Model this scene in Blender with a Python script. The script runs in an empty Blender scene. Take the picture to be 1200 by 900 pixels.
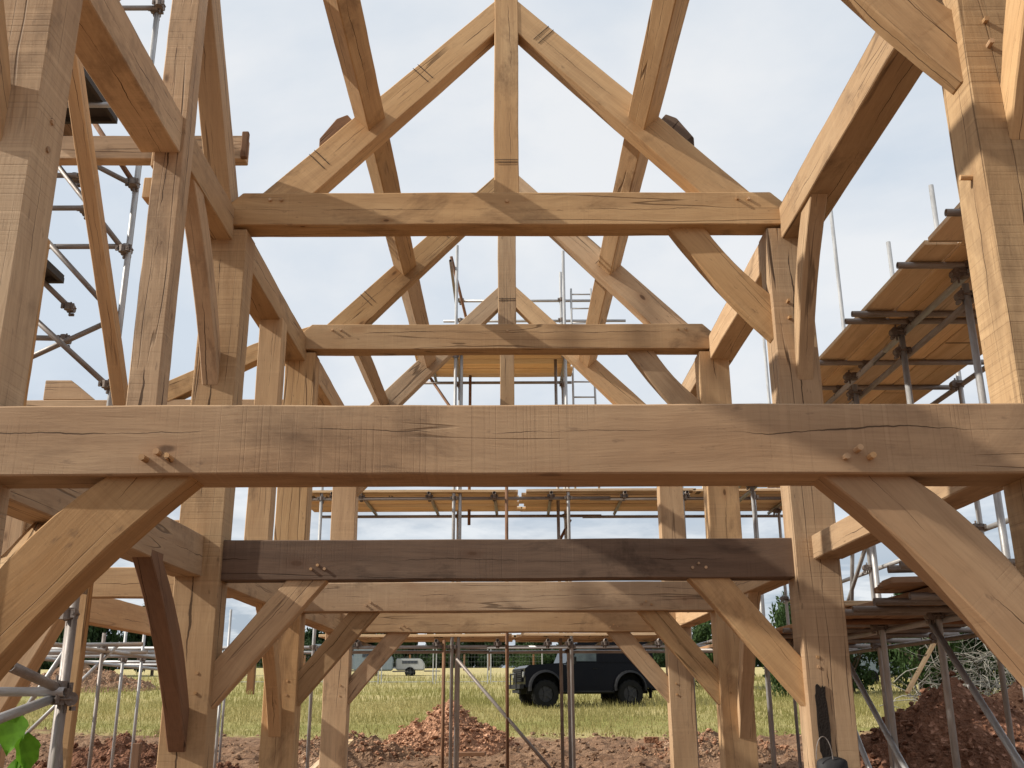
import bpy, bmesh, math, random
import numpy as np
from mathutils import Vector, Matrix, noise
random.seed(7)
sc = bpy.context.scene
COL = sc.collection
R = math.radians
V = Vector

# ------------------------------------------------------------------ helpers
PM = {}
def place(o, M, parent=None):
    COL.objects.link(o)
    if parent is not None:
        o.parent = parent
        o.matrix_basis = PM[parent.name].inverted() @ M
    else:
        o.matrix_basis = M
    PM[o.name] = M
    return o
def empty(name, loc, label=None, cat=None, group=None, rz=0):
    o = bpy.data.objects.new(name, None)
    o.empty_display_size = .3
    place(o, Matrix.Translation(V(loc)) @ Matrix.Rotation(rz, 4, 'Z'))
    return tag(o, label, cat, group)
def tag(o, label=None, cat=None, group=None, kind=None):
    if label: o['label'] = label
    if cat: o['category'] = cat
    if group: o['group'] = group
    if kind: o['kind'] = kind
    return o
def mesh_obj(name, bm, mat, M=None, parent=None, smooth=False):
    me = bpy.data.meshes.new(name); bm.to_mesh(me); bm.free()
    if mat: me.materials.append(mat)
    if smooth: me.polygons.foreach_set('use_smooth', [True]*len(me.polygons))
    return place(bpy.data.objects.new(name, me), M or Matrix.Identity(4), parent)
def frame(a, b, up=(0,0,1)):
    a = V(a); b = V(b); x = (b-a).normalized(); u = V(up)
    if abs(x.dot(u.normalized())) > .98: u = V((0,1,0))
    y = u.cross(x).normalized(); z = x.cross(y)
    M = Matrix((x, y, z)).transposed().to_4x4(); M.translation = a
    return M, (b-a).length
SEED = [0]
def finish(bm, L0, L1, step=.14, amp=.0038, bev=.006):
    bmesh.ops.recalc_face_normals(bm, faces=bm.faces[:])
    if bev: bmesh.ops.bevel(bm, geom=bm.edges[:], offset=bev, segments=1, affect='EDGES', clamp_overlap=True)
    if step:
        n = int((L1-L0)/step)
        for i in range(1, n):
            bmesh.ops.bisect_plane(bm, geom=bm.verts[:]+bm.edges[:]+bm.faces[:], plane_co=(L0+(L1-L0)*i/n, 0, 0), plane_no=(1,0,0))
    SEED[0] += 1
    off = V((SEED[0]*7.3, SEED[0]*3.1, 0))
    for v in bm.verts:
        c = v.co
        q = noise.noise_vector(V((c.x*1.1, c.y*2, c.z*2))+off)*amp*1.6 + noise.noise_vector(V((c.x*5, c.y*14, c.z*14))+off)*amp*.55
        v.co = c + V((q.x*.3, q.y, q.z))
def timber(name, parent, a, b, w, d, mat, up=(0,0,1), bow=0, label=None, amp=.0038):
    "rectangular timber a->b, w across, d along up"
    M, L = frame(a, b, up)
    bm = bmesh.new()
    bmesh.ops.create_cube(bm, size=1)
    for v in bm.verts: v.co = V(((v.co.x+.5)*L, v.co.y*w, v.co.z*d))
    finish(bm, 0, L, amp=amp)
    if bow:
        for v in bm.verts: v.co.z += bow*4*(v.co.x/L)*(1-v.co.x/L)
    o = mesh_obj(name, bm, mat, M, parent)
    if label: o['label'] = label
    return o
def prism(name, parent, pts, ext, grain, mat, label=None, amp=.0038, step=.14):
    "flat polygon pts (world) extruded by ext, grain along the direction"
    pts = [V(p) for p in pts]; ext = V(ext)
    x = V(grain).normalized(); y = ext.normalized(); y = (y-x*y.dot(x)).normalized(); z = x.cross(y)
    M = Matrix((x, y, z)).transposed().to_4x4(); M.translation = pts[0]
    Mi = M.inverted()
    bm = bmesh.new()
    vs = [bm.verts.new(Mi @ p) for p in pts]
    f = bm.faces.new(vs)
    r = bmesh.ops.extrude_face_region(bm, geom=[f])
    e3 = Mi.to_3x3() @ ext
    for v in [g for g in r['geom'] if isinstance(g, bmesh.types.BMVert)]: v.co += e3
    cen = V([(min(v.co[i] for v in bm.verts)+max(v.co[i] for v in bm.verts))/2 for i in range(3)]); cen.x = 0
    for v in bm.verts: v.co -= cen
    M = M @ Matrix.Translation(cen)
    xs = [v.co.x for v in bm.verts]
    finish(bm, min(xs), max(xs), step=step, amp=amp)
    o = mesh_obj(name, bm, mat, M, parent)
    if label: o['label'] = label
    return o
def arcpts(a, b, sag, n=6):
    "points a->b in a plane, bowed by sag along n-vector sag"
    a = V(a); b = V(b); sag = V(sag)
    return [a.lerp(b, i/n) + sag*4*(i/n)*(1-i/n) for i in range(n+1)]
def cyl_bm(bm, a, b, r, seg=14, hollow=0):
    M, L = frame(a, b)
    rings = []
    prof = [(0, r), (L, r)]
    if hollow: prof = [(.06, hollow), (0, hollow), (0, r), (L, r), (L, hollow), (L-.06, hollow)]
    for (x, rr) in prof:
        rings.append([bm.verts.new(M @ V((x, rr*math.cos(2*math.pi*k/seg), rr*math.sin(2*math.pi*k/seg)))) for k in range(seg)])
    for p, q in zip(rings, rings[1:]):
        for k in range(seg):
            bm.faces.new((p[k], p[(k+1)%seg], q[(k+1)%seg], q[k]))
    bm.faces.new(rings[0]); bm.faces.new(rings[-1])
def box_bm(bm, c, s, M=None):
    M = M or Matrix.Identity(4)
    r = bmesh.ops.create_cube(bm, size=1)
    for v in r['verts']: v.co = M @ V((c[0]+v.co.x*s[0], c[1]+v.co.y*s[1], c[2]+v.co.z*s[2]))
    return r['verts']
def peg(parent, p, axis, r=.0115, ln=.05, tilt=0):
    bm = bmesh.new()
    a = V(p) - V(axis)*.03
    j = V((random.uniform(-.08,.08), random.uniform(-.08,.08), random.uniform(-.08,.08)))
    b = V(p) + (V(axis)+j)*(ln*random.uniform(.7,1.25))
    M, L = frame(a, b)
    cyl_bm(bm, (0,0,0), (L,0,0), r, 8)
    return mesh_obj('peg', bm, M_PEG, M, parent)

# ------------------------------------------------------------------ materials
def newmat(name):
    m = bpy.data.materials.new(name); m.use_nodes = True
    nt = m.node_tree; nt.nodes.clear()
    out = nt.nodes.new('ShaderNodeOutputMaterial'); b = nt.nodes.new('ShaderNodeBsdfPrincipled')
    nt.links.new(b.outputs[0], out.inputs[0])
    return m, nt, b
class NT:
    def __init__(s, nt): s.nt = nt
    def n(s, t, **k):
        o = s.nt.nodes.new(t)
        for a, v in k.items():
            if a.startswith('i_'):
                key = a[2:]; key = int(key) if key.isdigit() else key.replace('_', ' ')
                s.set(o.inputs[key], v)
            else: setattr(o, a, v)
        return o
    def set(s, inp, v):
        if isinstance(v, bpy.types.NodeSocket): s.nt.links.new(v, inp)
        else: inp.default_value = v
    def math(s, op, a, b=0.0, clamp=False):
        o = s.nt.nodes.new('ShaderNodeMath'); o.operation = op; o.use_clamp = clamp
        s.set(o.inputs[0], a); s.set(o.inputs[1], b); return o.outputs[0]
    def mapr(s, v, a, b, c=0.0, d=1.0, smooth=False):
        o = s.nt.nodes.new('ShaderNodeMapRange'); s.set(o.inputs[0], v)
        if smooth: o.interpolation_type = 'SMOOTHSTEP'
        for i, q in enumerate((a, b, c, d)): o.inputs[i+1].default_value = q
        return o.outputs[0]
    def mix(s, f, a, b, t='MIX'):
        o = s.nt.nodes.new('ShaderNodeMix'); o.data_type = 'RGBA'; o.blend_type = t
        s.set(o.inputs[0], f); s.set(o.inputs[6], a); s.set(o.inputs[7], b); return o.outputs[2]
    def vmul(s, v, k):
        o = s.nt.nodes.new('ShaderNodeVectorMath'); o.operation = 'MULTIPLY'; s.set(o.inputs[0], v); o.inputs[1].default_value = k; return o.outputs[0]
    def vadd(s, v, w):
        o = s.nt.nodes.new('ShaderNodeVectorMath'); o.operation = 'ADD'; s.set(o.inputs[0], v); s.set(o.inputs[1], w); return o.outputs[0]
    def noise(s, v, scale=1, det=3, rough=.55, dist=0):
        o = s.nt.nodes.new('ShaderNodeTexNoise'); s.set(o.inputs['Vector'], v)
        o.inputs['Scale'].default_value = scale; o.inputs['Detail'].default_value = det
        o.inputs['Roughness'].default_value = rough; o.inputs['Distortion'].default_value = dist
        return o.outputs[0]
def c4(c): return (c[0], c[1], c[2], 1)
def mk_oak(name, base, red, dark, stain=.5, saw=1.0, crack=1.0, vary=.22, rough=.78, knots=True, check=1.0):
    m, nt, b = newmat(name); N = NT(nt)
    tc = N.n('ShaderNodeTexCoord').outputs['Object']
    rnd = N.n('ShaderNodeObjectInfo').outputs['Random']
    off = N.n('ShaderNodeCombineXYZ', i_0=N.math('MULTIPLY', rnd, 91.0), i_1=N.math('MULTIPLY', rnd, 37.0), i_2=N.math('MULTIPLY', rnd, 53.0)).outputs[0]
    p = N.vadd(tc, off)
    # long grain streaks, bent round knots by a slow warp
    warp = N.n('ShaderNodeTexNoise', i_Scale=1.6); N.set(warp.inputs['Vector'], N.vmul(p, (.7, 1, 1)))
    pw = N.vadd(p, N.vmul(warp.outputs['Color'], (0, .12, .12)))
    g1 = N.noise(N.vmul(pw, (.9, 16, 16)), 1, 5, .62)
    g2 = N.noise(N.vmul(pw, (5, 110, 110)), 1, 3, .6)
    big = N.noise(N.vmul(p, (.8, 2.2, 2.2)), 1, 4, .55)
    col = N.mix(N.mapr(big, .33, .68), c4(base), c4(red))
    col = N.mix(N.math('MULTIPLY', N.mapr(g1, .42, .72), .42), col, c4(dark))
    col = N.mix(N.math('MULTIPLY', N.mapr(g2, .45, .75), .30), col, c4(dark))
    # pale sapwood streaks
    sap = N.noise(N.vmul(p, (.5, 5, 5)), 1, 2)
    col = N.mix(N.math('MULTIPLY', N.mapr(sap, .56, .74), .35), col, c4([min(1, q*1.35) for q in base]))
    # saw marks across the grain
    px = N.n('ShaderNodeSeparateXYZ'); N.set(px.inputs[0], p)
    sx = N.math('ADD', px.outputs[0], N.math('MULTIPLY', N.noise(N.vmul(p, (.5, 3, 3)), 1, 2), .008))
    s1 = N.n('ShaderNodeTexNoise', noise_dimensions='1D', i_Scale=70.0, i_Detail=2.0, i_Roughness=.7); N.set(s1.inputs['W'], sx)
    s2 = N.n('ShaderNodeTexNoise', noise_dimensions='1D', i_Scale=22.0, i_Detail=1.0); N.set(s2.inputs['W'], sx)
    patch = N.mapr(N.noise(N.vmul(p, (1.1, 2.5, 2.5)), 1, 2), .38, .62)
    sm = N.math('MULTIPLY', N.mapr(s1.outputs[0], .54, .70), patch)
    col = N.mix(N.math('MULTIPLY', sm, .30*saw), col, c4([q*.6 for q in dark]))
    sl = N.math('MULTIPLY', N.mapr(s2.outputs[0], .66, .70), patch)
    col = N.mix(N.math('MULTIPLY', sl, .22*saw), col, c4([min(1, q*1.5) for q in base]))
    # drying shakes: thin dark lines along the grain
    cn = N.noise(N.vmul(N.vadd(p, N.vmul(warp.outputs['Color'], (0, .03, .03))), (.22, 7.5, 7.5)), 1, 1.5, .5)
    ln_ = N.math('ABSOLUTE', N.math('SUBTRACT', cn, .5))
    cm = N.mapr(N.noise(N.vmul(p, (.9, 1.1, 1.1)), 1, 2), .50, .57)
    crk = N.math('MULTIPLY', N.mapr(ln_, .003, .009, 1, 0), cm)
    crk = N.math('MULTIPLY', crk, crack)
    # one long heart check wandering along the middle of a face
    so_ = N.n('ShaderNodeSeparateXYZ'); N.set(so_.inputs[0], tc)
    w1 = N.math('MULTIPLY', N.math('SUBTRACT', N.noise(N.vmul(off, (1, 0, 0)) if False else N.n('ShaderNodeCombineXYZ', i_0=px.outputs[0]).outputs[0], 1.3, 5, .62), .5), .11)
    r2 = N.math('MULTIPLY', N.math('SUBTRACT', N.math('FRACT', N.math('MULTIPLY', rnd, 7.7)), .5), .09)
    cen_ = N.math('ADD', w1, r2)
    d1 = N.math('ABSOLUTE', N.math('SUBTRACT', so_.outputs[1], cen_)); d2 = N.math('ABSOLUTE', N.math('SUBTRACT', so_.outputs[2], cen_))
    dd = N.math('MINIMUM', d1, d2)
    wid = N.mapr(N.noise(N.n('ShaderNodeCombineXYZ', i_0=px.outputs[0], i_1=4.0).outputs[0], 1.7, 3), .44, .66, 0, .0034*check)
    chk = N.math('MULTIPLY', N.math('LESS_THAN', dd, wid), 1.0)
    crk = N.math('MAXIMUM', crk, chk)
    col = N.mix(N.math('MULTIPLY', crk, .85), col, (.045, .022, .010, 1))
    # knots
    kn = 0.0
    if knots:
        vo = N.n('ShaderNodeTexVoronoi', feature='F1', i_Scale=1.0); N.set(vo.inputs['Vector'], N.vmul(pw, (2.0, 4.6, 4.6)))
        cell = N.n('ShaderNodeSeparateColor'); N.set(cell.inputs[0], vo.outputs['Color'])
        on = N.mapr(cell.outputs[0], .60, .62)
        rad = N.mapr(cell.outputs[1], 0, 1, .03, .11)
        d = N.math('DIVIDE', vo.outputs['Distance'], rad)
        halo = N.math('MULTIPLY', N.mapr(d, .8, 3.0, 1, 0, True), on)
        core = N.math('MULTIPLY', N.mapr(d, .6, 1.15, 1, 0, True), on)
        col = N.mix(N.math('MULTIPLY', halo, .38), col, c4([red[0]*.7, red[1]*.55, red[2]*.45]))
        col = N.mix(N.math('MULTIPLY', core, .78), col, (.085, .040, .018, 1))
    # tannin / rain stains
    st = N.noise(N.vmul(p, (1.3, 2.6, 2.6)), 1, 6, .68, .4)
    col = N.mix(N.math('MULTIPLY', N.mapr(st, .56, .74), stain), col, c4([dark[0]*.42, dark[1]*.40, dark[2]*.42]))
    sp = N.noise(N.vmul(p, (9, 26, 26)), 1, 3, .6)
    col = N.mix(N.math('MULTIPLY', N.mapr(sp, .66, .74), .45*min(1, stain*1.5)), col, (.10, .062, .04, 1))
    # per timber tone
    tone = N.mapr(rnd, 0, 1, 1-vary, 1+vary*.6)
    hsv = N.n('ShaderNodeHueSaturation'); N.set(hsv.inputs['Color'], col); N.set(hsv.inputs['Value'], tone)
    N.set(hsv.inputs['Saturation'], N.mapr(N.math('FRACT', N.math('MULTIPLY', rnd, 17.0)), 0, 1, .86, 1.08))
    N.set(b.inputs['Base Color'], hsv.outputs[0])
    b.inputs['Roughness'].default_value = rough
    b.inputs['Specular IOR Level'].default_value = .25
    h = N.math('ADD', N.math('MULTIPLY', g2, .25), N.math('MULTIPLY', g1, .3))
    h = N.math('SUBTRACT', h, N.math('MULTIPLY', sm, .28*saw)); h = N.math('SUBTRACT', h, N.math('MULTIPLY', crk, 1.2))
    bp = N.n('ShaderNodeBump', i_Strength=.55, i_Distance=.006); N.set(bp.inputs['Height'], h)
    N.set(b.inputs['Normal'], bp.outputs[0])
    return m
M_OAK = mk_oak('oak_fresh', (.54,.370,.210), (.47,.295,.152), (.26,.150,.078), saw=.38, crack=.7, stain=.75, vary=.24)
M_OAKR = mk_oak('oak_rough', (.55,.385,.22), (.47,.30,.155), (.26,.155,.08), stain=.55, saw=.9, crack=.7, vary=.12)
M_OAKN = mk_oak('oak_deep_brown', (.44,.285,.150), (.37,.215,.100), (.20,.110,.052), saw=.45, crack=.7, stain=.6, vary=.06)  # deeper brown copy of the oak, for the near beam and its lower braces
M_OAKC = mk_oak('oak_split', (.52,.355,.20), (.46,.285,.145), (.26,.15,.075), stain=.7, saw=.8, check=3.0, vary=.12)
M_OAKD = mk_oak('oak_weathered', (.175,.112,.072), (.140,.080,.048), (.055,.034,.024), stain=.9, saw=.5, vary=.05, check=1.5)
M_OAKB = mk_oak('oak_brown', (.20,.108,.058), (.25,.12,.055), (.085,.042,.024), stain=.7, saw=.3, vary=.08)
M_PEG = mk_oak('oak_peg', (.55,.36,.20), (.47,.28,.14), (.3,.18,.09), stain=.1, saw=0, crack=0, knots=False)
M_BOARD = mk_oak('spruce_board', (.74,.56,.35), (.66,.45,.25), (.42,.26,.135), stain=.25, saw=.2, crack=.4, vary=.22, check=.4)
M_BOARDG = mk_oak('spruce_board_worn', (.40,.255,.15), (.33,.185,.10), (.18,.105,.06), stain=.6, saw=.2, crack=.8, vary=.3)
def mk_simple(name, col, rough=.6, metal=0, var=.3, scale=8, bump=.2, col2=None, spec=.4, bd=.01):
    m, nt, b = newmat(name); N = NT(nt)
    tc = N.n('ShaderNodeTexCoord').outputs['Object']
    f = N.noise(tc, scale, 5, .62)
    c2 = col2 or [q*(1-var) for q in col]
    N.set(b.inputs['Base Color'], N.mix(N.mapr(f, .35, .68), c4(col), c4(c2)))
    b.inputs['Roughness'].default_value = rough; b.inputs['Metallic'].default_value = metal
    b.inputs['Specular IOR Level'].default_value = spec
    if bump:
        bp = N.n('ShaderNodeBump', i_Strength=bump, i_Distance=bd); N.set(bp.inputs['Height'], N.noise(tc, scale*4, 4))
        N.set(b.inputs['Normal'], bp.outputs[0])
    return m
def mk_tube(name, c1, c2, metal, rough):
    m, nt, b = newmat(name); N = NT(nt)
    tc = N.n('ShaderNodeTexCoord').outputs['Object']
    rnd = N.n('ShaderNodeObjectInfo').outputs['Random']
    off = N.n('ShaderNodeCombineXYZ', i_0=N.math('MULTIPLY', rnd, 91.0)).outputs[0]
    p = N.vadd(tc, off)
    f = N.noise(N.vmul(p, (3, 20, 20)), 1, 6, .7); g = N.noise(N.vmul(p, (26, 60, 60)), 1, 4, .7)
    col = N.mix(N.mapr(f, .40, .66), c4(c1), c4(c2))
    col = N.mix(N.math('MULTIPLY', N.mapr(g, .60, .68), .5), col, (.42, .42, .40, 1) if metal > .3 else (.10, .06, .04, 1))
    N.set(b.inputs['Base Color'], col)
    N.set(b.inputs['Roughness'], N.mapr(g, .3, .7, rough-.1, rough+.15)); b.inputs['Metallic'].default_value = metal
    return m
M_TUBE = mk_tube('galvanised_tube', (.46,.46,.46), (.29,.285,.28), .38, .45)
M_TUBED = mk_tube('dull_tube', (.29,.26,.24), (.17,.14,.12), .35, .5)
M_RUST = mk_tube('rusty_tube', (.24,.125,.065), (.12,.06,.035), .1, .8)
M_COUP = mk_tube('coupler_steel', (.22,.19,.17), (.12,.085,.065), .4, .6)
def mk_soil(name, a, b_, c):
    m, nt, b = newmat(name); N = NT(nt)
    tc = N.n('ShaderNodeTexCoord').outputs['Object']
    f = N.noise(tc, 2.0, 6, .65); g = N.noise(tc, 17, 6, .7)
    vo = N.n('ShaderNodeTexVoronoi', i_Scale=22.0, feature='F1'); N.set(vo.inputs['Vector'], tc)
    cc = N.n('ShaderNodeSeparateColor'); N.set(cc.inputs[0], vo.outputs['Color'])
    col = N.mix(N.mapr(f, .35, .65), c4(a), c4(b_))
    col = N.mix(N.math('MULTIPLY', N.mapr(g, .38, .68), .5), col, c4(c))
    col = N.mix(N.math('MULTIPLY', N.mapr(cc.outputs[0], .90, .94), .6), col, c4([min(1, q*1.8+.06) for q in a]))
    N.set(b.inputs['Base Color'], col); b.inputs['Roughness'].default_value = .95; b.inputs['Specular IOR Level'].default_value = .1
    h = N.math('ADD', N.math('MULTIPLY', g, .8), N.math('MULTIPLY', vo.outputs['Distance'], .8))
    bp = N.n('ShaderNodeBump', i_Strength=1.0, i_Distance=.06); N.set(bp.inputs['Height'], h); N.set(b.inputs['Normal'], bp.outputs[0])
    return m
M_SOIL = mk_soil('soil', (.34,.215,.135), (.24,.14,.085), (.12,.07,.045))
M_SOILR = mk_soil('soil_red', (.52,.29,.175), (.38,.195,.115), (.19,.095,.06))
M_SOILD = mk_soil('soil_dark', (.26,.125,.074), (.175,.082,.05), (.085,.042,.027))
M_SAND = mk_soil('soil_sandy', (.42,.22,.125), (.24,.115,.066), (.15,.07,.042))
def mk_leaf(name, a, b_, trans=.25, scale=1.2):
    m, nt, b = newmat(name); N = NT(nt)
    tc = N.n('ShaderNodeTexCoord').outputs['Object']
    f = N.noise(tc, scale, 4, .6); g = N.noise(tc, 23, 2)
    col = N.mix(N.mapr(f, .35, .65), c4(a), c4(b_))
    col = N.mix(N.mapr(g, .4, .7), col, c4([q*.6 for q in a]))
    N.set(b.inputs['Base Color'], col); b.inputs['Roughness'].default_value = .7; b.inputs['Specular IOR Level'].default_value = .2
    tr = N.n('ShaderNodeBsdfTranslucent'); N.set(tr.inputs[0], col)
    mx = N.n('ShaderNodeMixShader', i_0=trans); N.set(mx.inputs[1], b.outputs[0]); N.set(mx.inputs[2], tr.outputs[0])
    out = [n for n in nt.nodes if n.type == 'OUTPUT_MATERIAL'][0]; nt.links.new(mx.outputs[0], out.inputs[0])
    return m
M_LEAF = mk_leaf('foliage', (.040,.075,.022), (.070,.115,.035))
M_LEAFD = mk_leaf('foliage_dark', (.025,.050,.018), (.045,.080,.028))
M_LEAFB = mk_leaf('bright_leaf', (.15,.36,.02), (.11,.27,.02), .5)
M_GRASS = mk_leaf('grass_blades', (.30,.29,.09), (.58,.48,.22), .3, .22)
M_BARK = mk_simple('bark', (.12,.085,.06), .9)
# ground: soil near, grass beyond, ragged edge between
def mk_ground():
    m, nt, b = newmat('ground_mix'); N = NT(nt)
    tc = N.n('ShaderNodeTexCoord').outputs['Object']
    sp = N.n('ShaderNodeSeparateXYZ'); N.set(sp.inputs[0], tc)
    f = N.noise(tc, 2.0, 6, .65); g = N.noise(tc, 17, 6, .7)
    soil = N.mix(N.mapr(f, .35, .65), (.34,.215,.135,1), (.24,.14,.085,1))
    soil = N.mix(N.math('MULTIPLY', N.mapr(g, .38, .68), .5), soil, (.11,.060,.040,1))
    pa = N.noise(N.vmul(tc, (.16, .30, 1)), 1, 5, .6); pb = N.noise(tc, 3.0, 5, .7)
    gr = N.mix(N.mapr(pa, .38, .62), (.26,.25,.078,1), (.46,.38,.175,1))
    gr = N.mix(N.math('MULTIPLY', N.mapr(pb, .4, .7), .35), gr, (.13,.145,.042,1))
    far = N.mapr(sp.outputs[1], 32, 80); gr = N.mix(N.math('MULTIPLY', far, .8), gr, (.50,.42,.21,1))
    edge = N.math('ADD', sp.outputs[1], N.math('MULTIPLY', N.noise(tc, .7, 5, .7), 3.2))
    N.set(b.inputs['Base Color'], N.mix(N.mapr(edge, 23.2, 23.9), soil, gr))
    b.inputs['Roughness'].default_value = .95; b.inputs['Specular IOR Level'].default_value = .1
    bp = N.n('ShaderNodeBump', i_Strength=.9, i_Distance=.06); N.set(bp.inputs['Height'], g); N.set(b.inputs['Normal'], bp.outputs[0])
    return m
M_GROUND = mk_ground()

# ------------------------------------------------------------------ the oak frame
# bents (cross frames) at these depths; posts 0.25 m, floor ties 2.31-2.57, eaves ties 4.82-5.09
BY = [.45, 3.50, 6.57, 9.26, 12.20]
PD = .235           # depth of a post
TB, TT, EB, ET = 2.315, 2.575, 4.825, 5.085
XI, XO = 1.875, 2.165
oak = empty('oak_frame', (0, 6.5, 0), 'unfinished pegged oak barn frame of posts, tie beams, rafters and curved braces', 'timber frame')
def in_plane_brace(y, th, s, foot, head, wf, wh, sag=.0, mat=None, label=None, name='brace', ctr=0):
    """brace in a cross frame: foot=(x,z) low corner on the post, wf its height there,
    head=(x,z) low corner under the tie, wh its width there; s mirrors x"""
    fx, fz = foot; hx, hz = head
    d = V((fx-hx, 0, fz-hz)); nrm = V((-d.z, 0, d.x)).normalized()
    if nrm.x < 0: nrm = -nrm
    low = arcpts((hx,0,hz), (fx,0,fz), nrm*sag)
    up = arcpts((fx,0,fz+wf), (hx+wh,0,hz), nrm*sag)
    e = .05  # tenon into post and tie
    pts = low + [V((fx+e,0,fz))] + [V((fx+e,0,fz+wf))] + up + [V((hx+wh,0,hz+e)), V((hx,0,hz+e))]
    P = [V((s*p.x+ctr, y, p.z)) for p in pts]
    return prism(name, oak, P, (0, th, 0), (s*d.x, 0, d.z), mat or M_OAK, label)
def rafter_pair(y, th):
    D = .205
    for s in (-1, 1):
        # top edge from (1.80, ET) up to (.085, 6.78); depth measured vertically .25
        pts = [(s*1.80, y, ET-.002), (s*.085, y, 6.775), (s*.085, y, 6.48), (s*1.425, y, ET-.002)]
        prism('rafter', oak, pts, (0, th, 0), (s*-1.715, 0, 1.69), M_OAK)
def tie(y, z0, z1, half, d, mat, cham=0, label=None, name='tie_beam', x0=None, x1=None):
    x0 = -half if x0 is None else x0; x1 = half if x1 is None else x1
    if cham: pts = [(x0,y,z0),(x1,y,z0),(x1,y,z1-cham),(x1-cham*1.05,y,z1),(x0+cham*1.05,y,z1),(x0,y,z1-cham)]
    else: pts = [(x0,y,z0),(x1,y,z0),(x1,y,z1),(x0,y,z1)]
    return prism(name, oak, pts, (0, d, 0), (1,0,0), mat, label)
POST = {}
for k, y in enumerate(BY):
    for s in (-1, 1):
        m = M_OAKR if k == 1 else M_OAKC if k == 2 else M_OAK
        POST[k, s] = timber('post', oak, (s*(XI+XO)/2, y+PD/2, -.02), (s*(XI+XO)/2, y+PD/2, 4.80), XO-XI, PD, m, up=(0,1,0))
# floor ties
FT = {}
FT[0] = tie(BY[0]-.004, TB, TT, XI+.03, .21, M_OAK, name='floor_beam')
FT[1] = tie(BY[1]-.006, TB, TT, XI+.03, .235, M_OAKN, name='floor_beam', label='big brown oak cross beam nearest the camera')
FT[2] = tie(BY[2]+.05, TB-.012, TT-.012, XI+.03, .17, M_OAKD, name='floor_beam', label='dark weathered cross beam in the second frame')
FT[3] = tie(BY[3]-.005, TB, TT, XI+.03, .21, M_OAK, name='floor_beam')
FT[4] = tie(BY[4]-.005, TB, TT, XI+.03, .21, M_OAK, name='floor_beam')
# eaves ties, rafters, kings, braces
ETI = {}
for k in (0, 1, 2, 3, 4):
    y = BY[k]
    ETI[k] = tie(y-.012, EB, ET, 2.045, .20, M_OAK, cham=.115)
    if k != 1:
        rafter_pair(y+.01, .155)
        timber('king_post', oak, (-.003, y+.083, ET-.01), (-.003, y+.083, 6.90), .182, .16, M_OAK, up=(0,1,0))
    # lower arched braces, both sides
    for s in (-1, 1):
        wide = 1.14 if k == 1 else 1.0
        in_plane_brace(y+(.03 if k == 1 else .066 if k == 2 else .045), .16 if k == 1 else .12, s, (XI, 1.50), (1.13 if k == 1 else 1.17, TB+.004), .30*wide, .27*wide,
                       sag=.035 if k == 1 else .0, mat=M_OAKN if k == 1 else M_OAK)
    if k in (1, 2, 3):   # upper right brace only
        in_plane_brace(y+.05, .10, 1, (XI, 3.965), (1.175, EB+.004), .36 if k==1 else .34, .265, sag=-.03)
in_plane_brace(BY[4]+.05, .10, -1, (XI, 3.965), (1.175, EB+.004), .3, .265, sag=-.02)
# bent 1 has its rafters too but only beyond the frame top
rafter_pair(BY[1]+.01, .155)
timber('king_post', oak, (-.003, BY[1]+.083, ET-.01), (-.003, BY[1]+.083, 6.90), .182, .16, M_OAK, up=(0,1,0))
# purlins, set square to the roof slope, one per bay and side, between rafters
for k in range(4):
    ya, yb = BY[k]+.16, BY[k+1]+.015
    for s in (-1, 1):
        timber('purlin', oak, (s*1.03, ya, 5.73), (s*1.03, yb, 5.73), .17, .17, M_OAK, up=(s*1, 0, 1))
for s in (-1, 1):     # cleats spiked to the rafter backs under the purlins
    k = 2
    prism('cleat', oak, [(s*1.40, BY[k]+.03, 5.478), (s*1.16, BY[k]+.03, 5.715), (s*1.20, BY[k]+.03, 5.765), (s*1.28, BY[k]+.03, 5.73), (s*1.40, BY[k]+.03, 5.56)],
          (0,.09,0), (-s*.7,0,.7), M_OAKD if s > 0 else M_OAKB, step=0)
timber('purlin', oak, (-1.60, BY[3]+.16, 5.17), (-1.60, BY[4]+.02, 5.17), .13, .16, M_OAK, up=(-1, 0, 1), label='short lower purlin at the left eaves')
# wall plates
for s in (-1, 1):
    ys = [.10, BY[1]+.1, 5.36, BY[2]+.0] if s < 0 else [.10, BY[1]+.1, BY[2]+.0]
    zz = 4.715
    segs = []
    if s < 0: segs = [(.1, 3.62), (3.62, 5.37), (5.53, 6.585), (6.78, 9.30), (9.30, 12.40)]
    else: segs = [(.1, 3.62), (3.62, 6.585), (6.78, 9.30), (9.30, 12.40)]
    for a, b in segs:
        timber('wall_plate', oak, (s*2.095, a, zz+.125), (s*2.095, b, zz+.125), .235, .25, M_OAK)
# mid rails at floor level
for (a, b, s, z0, z1) in ((3.73, 6.572, -1, 2.32, 2.585), (3.73, 6.572, 1, 2.415, 2.57), (6.80, 9.26, -1, 2.32, 2.56), (6.80, 9.26, 1, 2.40, 2.57), (9.49, 12.2, -1, 2.32, 2.56), (9.49, 12.2, 1, 2.36, 2.57)):
    timber('mid_rail', oak, (s*2.085, a, (z0+z1)/2), (s*2.085, b, (z0+z1)/2), .19, z1-z0, M_OAK)
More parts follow.
